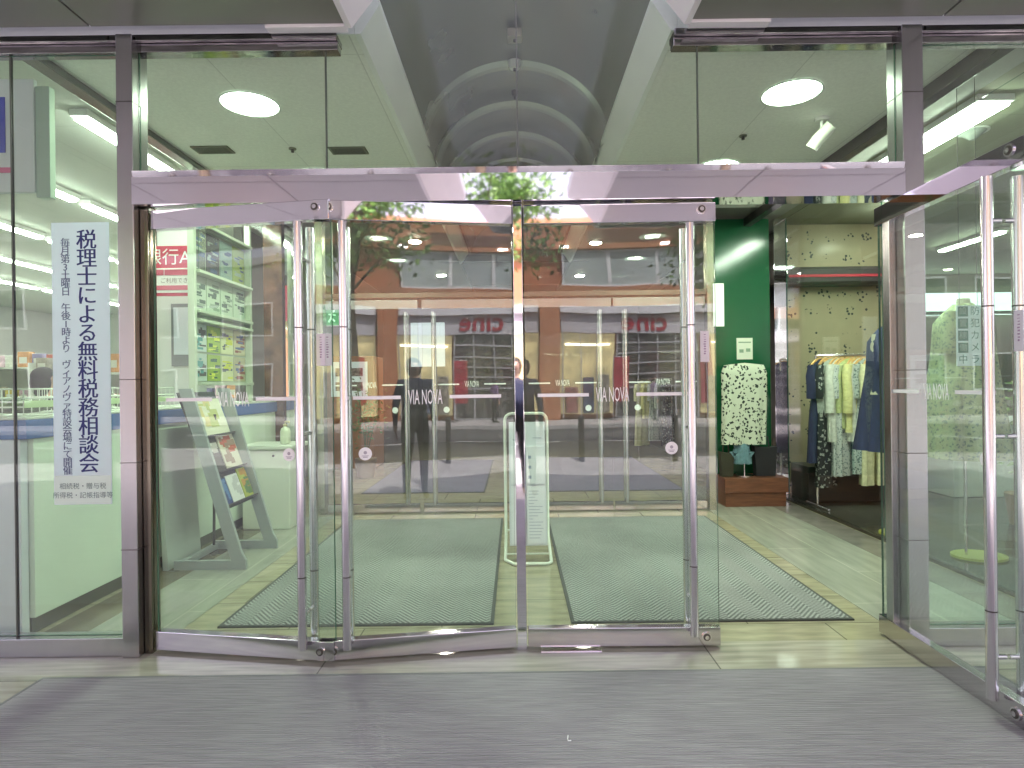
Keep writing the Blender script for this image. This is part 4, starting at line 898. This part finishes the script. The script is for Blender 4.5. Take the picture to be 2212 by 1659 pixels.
# blouse on low stand in front of the green wall
t = thing('bench_plinth', 'reddish brown wooden display bench at the foot of the green wall', 'bench', (2.72, 7.05, 0))
wd = M('plinth_wood', (0.16, 0.06, 0.03), 0.35, nz=(6, 0.3), stretch=(1, 8, 8))
obj('body', MB().box(2.37, 3.06, 6.96, 7.28, 0.0, 0.16, 0.006), wd, t); obj('top', MB().box(2.36, 3.08, 6.94, 7.29, 0.161, 0.33, 0.006), wd, t)
t = thing('blouse_stand', 'low chrome display stand in front of the green wall', 'stand', (2.64, 7.1, 0.33))
obj('pole', MB().tube([(2.64, 7.10, 0.33), (2.64, 7.10, 1.63)], 0.010, 10), chrome, t); obj('arm', MB().tube([(2.44, 7.10, 1.56), (2.64, 7.10, 1.60), (2.84, 7.10, 1.56)], 0.010, 8), chrome, t)
obj('foot', MB().tube([(2.64, 7.10, 0.331), (2.64, 7.10, 0.345)], 0.10, 20), chrome, t)
o = bpy.data.objects.new('printed_blouse', dress_mesh('blouse', 0.53, 0.045, 0.94, [prn('blossom', (0.62, 0.68, 0.54), (0.02, 0.03, 0.025), 25, 0.37)], 77, 0.97, 0, 0.46, 0.0)); COL.objects.link(o)
o.location = (2.64, 7.08, 1.64); tag(o, 'sleeveless white top with black blossom print in front of the green wall', 'blouse')
o = bpy.data.objects.new('blue_skirt', dress_mesh('skirt', 0.18, 0.05, 0.24, [solidm('dustyblue', (0.14, 0.26, 0.30))], 78, 1.1, 0.05, 0.16)); COL.objects.link(o)
o.location = (2.60, 7.07, 0.72); tag(o, 'dusty blue cloth hanging below the printed blouse', 'skirt')
def tote(x, y, z, w, h, col, name, label):
    t = thing(name, label, 'bag', (x, y, z), 'bags on the bench'); m_ = M(name + '_cloth', col, 0.7, nz=(9, 0.25))
    q = [(x - w * 0.42, z), (x + w * 0.42, z), (x + w * 0.5, z + h), (x + w * 0.1, z + h * 0.96), (x - w * 0.5, z + h * 1.02)]
    obj('body', MB().prism(q, y - 0.05, y + 0.05), m_, t)
    obj('handle', MB().tube([(x - w * 0.25, y, z + h), (x - w * 0.2, y, z + h + 0.10), (x + w * 0.15, y, z + h + 0.11), (x + w * 0.22, y, z + h * 0.97)], 0.008, 8), m_, t)
tote(2.43, 7.10, 0.331, 0.15, 0.28, (0.035, 0.035, 0.02), 'olive_bag', 'dark olive cloth bag on the bench beside the dusty blue cloth')
tote(2.88, 7.12, 0.331, 0.26, 0.34, (0.016, 0.016, 0.02), 'black_bag', 'black cloth bag on the bench nearest the steel post')
# dark storage below rail
b = MB().box(3.40, 4.40, 7.15, 7.6, 0.012, 0.42, 0.01); solo('low_cabinet', b, M('cab_black', (0.02, 0.02, 0.02), 0.4), 'low black cabinet under the hanging garments', 'cabinet')
# green security sign hanging on boutique glass
a, c = at(2066, 660, 3.9), at(2120, 790, 3.9)
t = thing('security_sign', 'green and white camera warning sign hanging behind the open door', 'sign', ((a.x + c.x) / 2, 3.9, c.z))
wS, hS = c.x - a.x, a.z - c.z
obj('panel', MB().box(a.x, c.x, 3.90, 3.906, c.z, a.z), bnm, t)
b = MB(); b2 = MB(); cw = wS / 2; chh = hS / 5
for i in range(5):
    zc = a.z - chh * (i + 0.5); put_text(b, '防犯カメラ'[i], cw * 0.80, lambda p, q, zc=zc: (a.x + cw * 1.5 + p, 3.8985, zc + q))
    if i < 4:
        b2.box(a.x + 0.008, a.x + cw - 0.006, 3.8975, 3.8995, zc - chh / 2 + 0.006, zc + chh / 2 - 0.006)
put_text(b, '中', cw * 0.80, lambda p, q: (a.x + cw * 0.5 + p, 3.8985, a.z - chh * 4.5 + q))
obj('lettering', b, M('sec_green', (0.02, 0.16, 0.11), 0.5), t); obj('green_square', b2, M('sec_green', (0.02, 0.16, 0.11), 0.5), t)
b = MB()
for i in range(4): put_text(b, '設置稼働'[i], cw * 0.66, lambda p, q, i=i: (a.x + cw * 0.5 + p, 3.8965, a.z - chh * (i + 0.5) + q))
obj('lettering', b, M('sec_pale', (0.30, 0.50, 0.42), 0.5), t)
obj('hanger', MB().tube([(a.x + 0.02, 3.903, a.z), (a.x + 0.02, 3.903, 3.39)], 0.002, 6).tube([(c.x - 0.02, 3.903, a.z), (c.x - 0.02, 3.903, 3.39)], 0.002, 6), darksteel, t)
# lit white pelmet on the boutique back wall and white counter
t = thing('lit_pelmet', 'long softly lit white pelmet across the back of the boutique', 'light box', (7.8, 11.3, 2.55))
obj('box', MB().box(5.5, 9.4, 11.2, 11.49, 2.62, 3.0, 0.01), M('pelmet_white', (0.8, 0.85, 0.85), 0.5, emit=0.5, ecol=(0.8, 1, 0.98)), t); obj('lower_lip', MB().box(5.5, 9.4, 11.15, 11.199, 2.60, 2.66), white, t)
t = thing('white_counter', 'white boutique counter beyond the leaf print dress', 'counter', (6.2, 7.6, 0.012))
obj('body', MB().box(5.2, 6.9, 7.3, 7.9, 0.013, 0.90, 0.01), M('bout_white', (0.62, 0.66, 0.64), 0.4), t); obj('top', MB().box(5.15, 6.95, 7.25, 7.95, 0.902, 0.94, 0.006), white, t)
# potted plant in boutique
def leafy(name, label, cat, x, y, z0, h, r, col, seed, pot=True):
    rnd = random.Random(seed); t = thing(name, label, cat, (x, y, z0))
    if pot:
        b = MB().tube([(x, y, z0 + 0.001), (x, y, z0 + 0.30)], 0.13, 20, r1=0.17); obj('pot', b, M('pot_clay', (0.30, 0.20, 0.12), 0.6), t)
    s = MB(); f = MB()
    for k in range(7):
        a = rnd.random() * 6.28; q = rnd.random() * r * 0.6; top = Vector((x + q * math.cos(a), y + q * math.sin(a), z0 + h * (0.6 + 0.4 * rnd.random())))
        s.tube([(x, y, z0 + 0.28), tuple((Vector((x, y, z0 + 0.28)) + top) / 2 + Vector((0.02, 0, 0.05))), tuple(top)], 0.010, 6, r1=0.004)
        for j in range(34):
            c = Vector((x, y, z0 + 0.35)).lerp(top, 0.35 + 0.7 * rnd.random()) + Vector((rnd.gauss(0, r * 0.35), rnd.gauss(0, r * 0.35), rnd.gauss(0, 0.08)))
            d = Vector((rnd.gauss(0, 1), rnd.gauss(0, 1), rnd.gauss(-0.2, 0.6))).normalized(); e = d.orthogonal().normalized(); L = 0.05 + rnd.random() * 0.05
            f.add([c, c + d * L * 0.5 + e * L * 0.22, c + d * L, c + d * L * 0.5 - e * L * 0.22], [(0, 1, 2, 3)])
    obj('stem', s, M('stem_green', (0.10, 0.12, 0.04), 0.6), t); obj('foliage', f, M(name + '_leaf', col, 0.5, nz=(6, 0.4)), t)
leafy('potted_plant', 'leafy green potted plant in the boutique behind the open door handles', 'plant', 4.9, 5.9, 0.012, 1.55, 0.34, (0.10, 0.17, 0.03), 5)
leafy('corridor_plant', 'green potted plant beyond the inner doors on the exit sign side', 'plant', -2.35, 9.6, 0.0, 1.5, 0.40, (0.07, 0.15, 0.04), 9)
# green exit sign
p = at(715, 680, 6.95); t = thing('exit_sign', 'small green lit exit sign beyond the ajar doors', 'sign', (p.x, 7.0, p.z))
obj('housing', MB().box(p.x - 0.10, p.x + 0.10, 7.0, 7.05, p.z - 0.12, p.z + 0.12, 0.004), white, t)
obj('face', MB().box(p.x - 0.095, p.x + 0.095, 6.993, 6.999, p.z - 0.115, p.z + 0.115), M('exit_green', (0.01, 0.12, 0.03), 0.4, emit=0.15, ecol=(0.1, 0.6, 0.2)), t)
fg = MB().tube([(p.x + 0.01, 6.992, p.z + 0.05), (p.x + 0.01, 6.99, p.z + 0.05)], 0.02, 12).tube([(p.x, 6.991, p.z + 0.03), (p.x - 0.01, 6.991, p.z - 0.03), (p.x - 0.04, 6.991, p.z - 0.08)], 0.012, 6).tube([(p.x - 0.01, 6.991, p.z - 0.03), (p.x + 0.03, 6.991, p.z - 0.07)], 0.010, 6).tube([(p.x - 0.04, 6.991, p.z + 0.01), (p.x + 0.04, 6.991, p.z + 0.0)], 0.008, 6)
obj('running_figure', fg, M('exit_pale', (0.5, 0.8, 0.55), 0.4, emit=0.3, ecol=(0.5, 0.9, 0.6)), t)
obj('bracket', MB().tube([(p.x, 7.025, p.z + 0.12), (p.x, 7.025, 3.39)], 0.008, 6), white, t)
# lit panel and things deep in the corridor
t = thing('vending_machine', 'bright topped drinks machine at the side of the corridor behind the ajar doors', 'vending machine', (-2.75, 11.0, 0))
obj('body', MB().box(-3.28, -2.45, 10.6, 11.4, 0.0, 1.95, 0.02), M('vend_orange', (0.36, 0.16, 0.08), 0.4), t)
obj('lit_front', MB().box(-3.18, -2.55, 10.59, 10.599, 1.25, 1.85), M('vend_light', (0.8, 0.85, 0.9), 0.4, emit=0.07, ecol=(0.75, 0.9, 1.0)), t)
obj('bottle_row', MB().box(-3.1, -2.63, 10.582, 10.589, 1.35, 1.5).box(-3.1, -2.63, 10.582, 10.589, 1.6, 1.74), M('vend_goods', (0.25, 0.2, 0.2), 0.4, nz=(25, 0.7)), t)
solo('wall_lightbox', MB().box(-2.6, -1.75, 15.33, 15.39, 1.9, 3.0, 0.01), M('lb', (0.8, 0.85, 0.9), 0.4, emit=0.16, ecol=(0.8, 0.92, 1.0)), 'bright white panel at the end of the corridor', 'light panel')
# corridor rails of clothes on the boutique side
t = thing('corridor_clothes_rail', 'distant clothes rail along the corridor wall on the boutique side', 'clothes rail', (2.7, 12.0, 0))
obj('rail', MB().tube([(2.4, 12.0, 1.5), (3.08, 12.0, 1.5)], 0.012, 8), chrome, t)
for xs in (2.4, 3.06): obj('upright', MB().tube([(xs, 12.0, 0.0), (xs, 12.0, 1.5)], 0.012, 8), chrome, t)
for i in range(5):
    g = [6, 2, 5, 0, 8][i]; o = bpy.data.objects.new('hanging_garment', seen[g]); COL.objects.link(o); o.location = (2.47 + i * 0.13, 12.0, 1.47); o.rotation_euler = (0, 0, R(40)); o.scale = (0.9, 1, 0.9)
    tag(o, '%s on the distant corridor rail' % gm[g][0], 'garment', 'garments on the corridor rail')

# ================================================================== ACROSS THE STREET (seen in the glass)
fb = thing('orange_shop_building', 'orange rendered two storey shop building across the street, mirrored in the door glass', 'building', (0, -18, 0))
om = M('orange_render', (0.44, 0.18, 0.085), 0.7, nz=(0.6, 0.12)); FYY = -18.0
b = MB()
b.box(-13, 11.4, FYY - 10, FYY - 0.45, 0, 8.1)                          # body
b.box(-13, 11.4, FYY - 0.449, FYY, 6.86, 8.1).box(-13, 11.4, FYY - 0.449, FYY, 4.59, 5.34)
for xs in (-12.8, -9.6, 0.55, 9.9): b.box(xs, xs + 0.9, FYY - 0.449, FYY + 0.25, 0, 6.85) if xs != 0.55 else b.box(xs, xs + 0.75, FYY - 0.449, FYY + 0.35, 0, 4.58)
obj('wall', b, om, fb)
gl2 = M('street_window_glass', (0.36, 0.42, 0.41), 0.25, nz=(0.5, 0.2)); fw = M('window_frame_white', (0.7, 0.72, 0.72), 0.4)
obj('recess_shade_plate', MB().box(-4.5, -0.4, FYY + 0.001, FYY + 0.02, 7.1, 7.6).box(2.6, 7.0, FYY + 0.001, FYY + 0.02, 7.1, 7.6), M('shade_brown', (0.14, 0.05, 0.03), 0.6), fb)  # flat plates on the wall face, shade of a recess painted as dark brown
for x0 in (-8.6, 1.5):
    x1 = x0 + (7.6 if x0 != 1.5 else 7.6)
    for k in range(4):
        a, c = x0 + (x1 - x0) * k / 4, x0 + (x1 - x0) * (k + 1) / 4
        f = MB().box(a, c, FYY - 0.28, FYY - 0.20, 5.35, 5.43).box(a, c, FYY - 0.28, FYY - 0.20, 6.76, 6.84).box(a, a + 0.07, FYY - 0.28, FYY - 0.20, 5.43, 6.76).box(c - 0.07, c, FYY - 0.28, FYY - 0.20, 5.43, 6.76)
        w = obj('window', f, fw, fb); obj('pane', MB().box(a + 0.07, c - 0.07, FYY - 0.26, FYY - 0.24, 5.43, 6.76), gl2, w)
obj('white_fascia', MB().box(-12.9, 0.5, FYY, FYY + 0.12, 4.30, 4.58).box(1.35, 11.3, FYY, FYY + 0.12, 4.30, 4.58), M('fascia_white', (0.74, 0.74, 0.76), 0.5), fb)
obj('shop_front_band', MB().box(-12.9, 0.5, FYY - 0.3, FYY - 0.1, 3.50, 4.29).box(1.35, 11.3, FYY - 0.3, FYY - 0.1, 3.50, 4.29), M('band_grey', (0.52, 0.50, 0.53), 0.5), fb)
b = MB(); put_text(b, 'cine', 1.15, lambda a, c: (4.75 - a, FYY - 0.05, 3.98 + c), bold=0.02)
s = obj('sign_lettering', b, M('sign_crimson', (0.36, 0.006, 0.035), 0.4), fb)
# shop fronts
dk = M('front_dark', (0.07, 0.065, 0.065), 0.3, nz=(2.2, 0.95)); yel = M('shop_yellow', (0.55, 0.46, 0.20), 0.6, emit=0.4, ecol=(1.0, 0.86, 0.5), nz=(1.6, 0.6)); al = M('front_aluminium', (0.6, 0.6, 0.62), 0.35, 0.6)
b = MB(); g = MB()
for x0, n in ((3.7, 4), (-9.3, 8)):
    b.box(x0, x0 + n * 0.8, FYY - 0.34, FYY - 0.30, 0.05, 3.49)
    for k in range(n + 1): g.box(x0 + k * 0.8 - 0.03, x0 + k * 0.8 + 0.03, FYY - 0.29, FYY - 0.24, 0, 3.49)
    for z in (0.0, 1.2, 1.7, 2.15, 2.6, 3.05): g.box(x0, x0 + n * 0.8, FYY - 0.235, FYY - 0.215, z, z + 0.06)
obj('shop_window', b, dk, fb); obj('window_grid', g, al, fb)
obj('lit_shop_interior', MB().box(7.0, 9.88, FYY - 0.36, FYY - 0.31, 0.2, 3.49).box(-2.55, 0.5, FYY - 0.36, FYY - 0.31, 0.2, 3.49).box(1.32, 3.6, FYY - 0.36, FYY - 0.31, 0.2, 3.49), yel, fb)
for x in (1.5, 2.2, 2.9, -2.3, -1.5, -0.7, 7.3, 8.0, 8.7, 9.4):
    obj('goods_rack', MB().box(x, x + 0.5, FYY - 0.30, FYY - 0.12, 0.25, 1.55 + 0.3 * math.sin(x * 3), 0.03), M('goods_%d' % (int(x * 10) % 4), [(0.10, 0.07, 0.05), (0.22, 0.20, 0.16), (0.06, 0.07, 0.12), (0.25, 0.10, 0.09)][int(x * 10) % 4], 0.7, nz=(5, 0.7)), fb)
    obj('mullion', MB().box(x - 0.1, x - 0.06, FYY - 0.11, FYY - 0.05, 0.0, 3.49), al, fb)
obj('lamp_strip', MB().box(1.5, 3.4, FYY - 0.30, FYY - 0.26, 3.0, 3.08).box(7.2, 9.7, FYY - 0.30, FYY - 0.26, 3.05, 3.13), M('strip_glow', (1, 1, 1), 0.4, emit=5, ecol=(1, 0.92, 0.7)), fb)
obj('curtain', MB().box(-3.1, -2.65, FYY - 0.3, FYY - 0.2, 0.6, 3.4, 0.02).box(7.0, 7.5, FYY - 0.3, FYY - 0.2, 0.6, 3.4, 0.02), M('curtain_red', (0.34, 0.02, 0.06), 0.8, nz=(6, 0.3), stretch=(6, 1, 0.2)), fb)
wl = M('wall_lamp_glow', (1, 1, 1), 0.4, emit=9)
for x in (-2.9, 1.6, 5.6, -7.0, 10.3):
    l = obj('wall_lamp', MB().box(x - 0.2, x + 0.2, FYY + 0.001, FYY + 0.16, 6.90, 6.99, 0.01), wl, fb)
def plain_building(x0, x1, h, col, label, nw, nf):
    t = thing('office_building', label, 'building', ((x0 + x1) / 2, -18.3, 0), 'grey buildings across the street')
    obj('wall', MB().box(x0, x1, -28, -18.3, 0, h), M('render_%d' % int(h * 10), col, 0.7, nz=(0.7, 0.12)), t)
    obj('parapet', MB().box(x0 - 0.1, x1 + 0.1, -28, -18.2, h, h + 0.35), M('parapet_grey', (0.3, 0.3, 0.3), 0.7), t)
    for f in range(nf):
        for k in range(nw):
            a = x0 + (x1 - x0) * (k + 0.18) / nw; c = x0 + (x1 - x0) * (k + 0.82) / nw; z0 = 0.9 + f * 3.1
            w = obj('window', MB().box(a, c, -18.299, -18.24, z0, z0 + 0.07).box(a, c, -18.299, -18.24, z0 + 1.53, z0 + 1.6).box(a, a + 0.07, -18.299, -18.24, z0 + 0.07, z0 + 1.53).box(c - 0.07, c, -18.299, -18.24, z0 + 0.07, z0 + 1.53), fw, t)
            obj('pane', MB().box(a + 0.07, c - 0.07, -18.299, -18.27, z0 + 0.07, z0 + 1.53), M('dark_window', (0.06, 0.075, 0.08), 0.1, nz=(0.8, 0.4)), w)
plain_building(-34, -13.2, 7.4, (0.20, 0.20, 0.20), 'dark grey flat roofed building across the street beyond the orange shop, banner side', 7, 2)
plain_building(11.6, 34, 8.6, (0.23, 0.22, 0.21), 'brownish grey building across the street beyond the orange shop, boutique side', 7, 2)
# street tubs / nobori
for i, (x, y, lb) in enumerate(((3.35, -16.6, 'dark red upright cloth banner on a pole by the grid window shop across the street'), (-0.6, -16.4, 'dark red upright cloth banner on a pole beside the orange pillar across the street'))):
    t = thing('street_banner', lb, 'banner', (x, y, 0), 'red banners across the street')
    obj('pole', MB().tube([(x, y, 0.02), (x, y, 2.5)], 0.018, 8).tube([(x, y, 2.42), (x + 0.55, y, 2.42)], 0.012, 8), al, t)
    b = MB(); rows = []
    for k in range(13):
        z = 2.40 - k * 0.14; rows.append((z, 0.03 * math.sin(k * 0.9)))
    for k in range(12):
        (z0, d0), (z1, d1) = rows[k], rows[k + 1]
        for e in (0, 0.006): b.add([(x + 0.03, y + d0 + e, z0), (x + 0.54, y + d0 * 0.3 + e, z0), (x + 0.54, y + d1 * 0.3 + e, z1), (x + 0.03, y + d1 + e, z1)], [(0, 1, 2, 3)])
    obj('cloth', b, M('nobori_red', (0.36, 0.015, 0.04), 0.8), t); obj('foot', MB().tube([(x, y, 0.001), (x, y, 0.06)], 0.16, 16), M('foot_grey', (0.2, 0.2, 0.2), 0.6), t)
# bollards along the kerb
bt = thing('bollard', 'dark kerb bollard', 'bollard', (-6.0, -4.6, 0), 'bollards along the kerb')
obj('shaft', MB().tube([(-6, -4.6, 0.0), (-6, -4.6, 0.80)], 0.055, 16), M('bollard_dark', (0.035, 0.03, 0.03), 0.4), bt); obj('cap', MB().ell((-6, -4.6, 0.80), 0.062, 0.062, 0.045, 16, 6), M('bollard_dark', (0.035, 0.03, 0.03), 0.4), bt)
for i in range(8):
    o = bt if i == 0 else copy_tree(bt)
    o.location.x = -6.0 + i * 1.75
    o['label'] = 'dark round kerb bollard %s, mirrored in the glass' % ['farthest towards the banner side', 'second towards the banner side', 'in front of the banner', 'before the ajar doors', 'beside the street tree', 'before the closed door', 'before the open doorway', 'before the boutique window'][i]
# street trees
def tree(x, y, label, seed, h=6.6, cr=1.7, n=5200, zc=5.2):
    rnd = random.Random(seed); t = thing('street_tree', label, 'tree', (x, y, 0), 'street trees behind the viewer')
    tb = MB(); tb.tube([(x, y, 0), (x + 0.03, y, 1.3), (x - 0.02, y + 0.03, 2.6), (x, y, 3.8), (x + 0.05, y, h - 1)], 0.11, 10, r1=0.035)
    tips = []
    for k in range(16):
        z0 = 2.6 + rnd.random() * 2.4; a = rnd.random() * 6.28; L = cr * (0.5 + 0.55 * rnd.random())
        p0 = Vector((x, y, z0)); p2 = p0 + Vector((L * math.cos(a), L * math.sin(a), 0.5 + rnd.random() * 0.9)); p1 = (p0 + p2) / 2 + Vector((0, 0, 0.12))
        tb.tube([p0, p1, p2], 0.035, 6, r1=0.010); tips += [p1.lerp(p2, 0.5), p2]
    tips += [Vector((x, y, h - 0.8)), Vector((x, y, h - 0.3))]
    obj('trunk', tb, M('bark', (0.11, 0.08, 0.055), 0.9, nz=(9, 0.4)), t)
    f = MB()
    for k in range(n):
        c = rnd.choice(tips) + Vector((rnd.gauss(0, 0.33), rnd.gauss(0, 0.33), rnd.gauss(0, 0.25)))
        d = Vector((rnd.gauss(0, 1), rnd.gauss(0, 1), rnd.gauss(-0.3, 0.7))).normalized(); e = d.orthogonal().normalized(); e.rotate(Matrix.Rotation(rnd.random() * 3.14, 3, d)); L = 0.09 + rnd.random() * 0.09
        f.add([c, c + d * L * 0.5 + e * L * 0.28, c + d * L, c + d * L * 0.5 - e * L * 0.28], [(0, 1, 2, 3)], rnd.randrange(2))
    obj('crown', f, [M('leaf_green', (0.09, 0.20, 0.035), 0.5, nz=(2, 0.3)), M('leaf_light', (0.15, 0.28, 0.05), 0.5, nz=(2, 0.3))], t)
tree(-0.65, -6.0, 'leafy green street tree mirrored in the middle of the steel header', 3, 5.9, 1.15, 2600)
tree(4.3, -6.3, 'leafy green street tree mirrored above the closed door', 8, 5.4, 1.2, 2600)
tree(-6.2, -6.2, 'leafy green street tree mirrored by the banner side of the doors', 12, 6.4, 1.7)

# ================================================================== PEOPLE
def person(label, loc, rz, colours, seed=0, height=1.72, arms='down'):
    k = height / 1.72
    V = []; E = []; RAD = []
    def v(p, r, par=None):
        V.append((p[0] * k, p[1] * k, p[2] * k)); RAD.append(r * k)
        if par is not None: E.append((par, len(V) - 1))
        return len(V) - 1
    pel = v((0, 0, 0.95), 0.125); sp = v((0, -0.01, 1.12), 0.118, pel); ch = v((0, 0.0, 1.30), 0.135, sp); nb = v((0, 0.01, 1.45), 0.065, ch); nk = v((0, 0.0, 1.51), 0.05, nb)
    jaw = v((0, -0.03, 1.57), 0.062, nk); hd = v((0, -0.015, 1.635), 0.083, jaw); top = v((0, 0.0, 1.69), 0.062, hd)
    v((0, -0.118, 1.615), 0.012, hd)                                     # nose
    hands = []
    for s in (-1, 1):
        shd = v((s * 0.165, 0.01, 1.41), 0.062, ch)
        if arms == 'fold' : el = v((s * 0.235, -0.02, 1.14), 0.046, shd); wr = v((s * 0.13, -0.24, 1.15), 0.029, el); pd = Vector((-s * 0.4, -0.8, 0.1)).normalized()
        else: el = v((s * 0.225, 0.03, 1.13), 0.046, shd); wr = v((s * 0.235, -0.035, 0.89), 0.029, el); pd = Vector((0, -0.12, -1)).normalized()
        wp = Vector(V[wr]) / k; side = Vector((0, 1, 0)) if arms != 'fold' else Vector((0, 0, 1)); pal = v(wp + pd * 0.055, 0.030, wr)
        for i, (off, L) in enumerate(((-0.027, 0.070), (-0.009, 0.080), (0.009, 0.074), (0.026, 0.058))):
            kn = v(wp + pd * 0.095 + side * off, 0.0095, pal); m1 = v(wp + pd * (0.095 + L * 0.55) + side * off * 1.1 + Vector((-s * 0.006, 0, 0)), 0.0085, kn); v(wp + pd * (0.095 + L) + side * off * 1.1 + Vector((-s * 0.018, 0, 0)), 0.0075, m1)
        th = v(wp + pd * 0.05 - side * 0.042, 0.011, pal); v(wp + pd * 0.088 - side * 0.058, 0.009, th)
        hip = v((s * 0.085, 0, 0.88), 0.098, pel); kn = v((s * 0.10, -0.015, 0.49), 0.062, hip); cf = v((s * 0.105, 0.015, 0.33), 0.056, kn); ank = v((s * 0.11, 0.02, 0.085), 0.038, cf); v((s * 0.125, -0.15, 0.036), 0.036, ank)
    me = bpy.data.meshes.new('person'); me.from_pydata(V, E, []); o = bpy.data.objects.new('tmp', me); COL.objects.link(o)
    md = o.modifiers.new('skin', 'SKIN'); sk = me.skin_vertices[0].data
    for i, r in enumerate(RAD): sk[i].radius = (r * (1.28 if i in (pel, sp, ch) else 1), r * (0.88 if i in (pel, sp, ch) else 1)); sk[i].use_root = (i == 0)
    md.use_smooth_shade = True; sb = o.modifiers.new('sub', 'SUBSURF'); sb.levels = 1; sb.render_levels = 1
    dg = bpy.context.evaluated_depsgraph_get(); dg.update(); out = bpy.data.meshes.new_from_object(o.evaluated_get(dg)); bpy.data.objects.remove(o)
    skin, topc, trs, sho, hair = [M('cloth_%s' % str(c), c, 0.8 if i else 0.5, nz=(18, 0.12)) for i, c in enumerate(colours)]
    out.materials.clear()
    for m_ in (skin, topc, trs, sho): out.materials.append(m_)
    for p in out.polygons:
        c = p.center / k; hand = (abs(c.x) > 0.185 and c.z < 0.90) if arms != 'fold' else (c.y < -0.235 and 1.0 < c.z < 1.3)
        p.material_index = 0 if (hand or c.z > 1.475) else (3 if c.z < 0.085 else (2 if c.z < 0.97 and abs(c.x) < 0.205 else 1)); p.use_smooth = True
    t = bpy.data.objects.new('person', out); COL.objects.link(t); t.location = loc; t.rotation_euler = (0, 0, rz); tag(t, label, 'person')
    hr = MB().ell((0, 0.018 * k, 1.655 * k), 0.089 * k, 0.098 * k, 0.088 * k, 18, 10, z0=-8); hr.ell((0, 0.045 * k, 1.60 * k), 0.088 * k, 0.07 * k, 0.125 * k, 16, 8)
    obj('hair', hr, hair, t, True)
    fe = MB()
    for s in (-1, 1): fe.ell((s * 0.033 * k, -0.092 * k, 1.645 * k), 0.012 * k, 0.006 * k, 0.008 * k, 10, 6)
    fe.ell((0, -0.094 * k, 1.575 * k), 0.022 * k, 0.006 * k, 0.006 * k, 10, 6)
    obj('eyes_and_mouth', fe, M('face_dark', (0.12, 0.05, 0.045), 0.5), t, True)
    er = MB()
    for s in (-1, 1): er.ell((s * 0.09 * k, 0.0, 1.63 * k), 0.012 * k, 0.022 * k, 0.032 * k, 10, 6)
    obj('ears', er, skin, t, True)
    return t
SK = (0.55, 0.34, 0.26)
person('person in navy top and black trousers standing on the mat, mirrored in the middle post', (0.0, -1.4, 0.0), math.pi, (SK, (0.02, 0.024, 0.06), (0.012, 0.012, 0.016), (0.25, 0.19, 0.06), (0.02, 0.017, 0.015)), height=1.76)
person('person in dark clothes turned away behind the service counter beside the baskets', (-3.83, 5.0, 0.012), 2.9, (SK, (0.035, 0.033, 0.04), (0.03, 0.03, 0.035), (0.03, 0.03, 0.03), (0.02, 0.017, 0.015)), height=1.58, arms='fold')
person('person in purple top walking on the far pavement, mirrored in the closed door', (4.6, -15.6, 0.0), 1.2, (SK, (0.22, 0.12, 0.30), (0.03, 0.03, 0.04), (0.05, 0.05, 0.05), (0.03, 0.02, 0.02)), height=1.6)
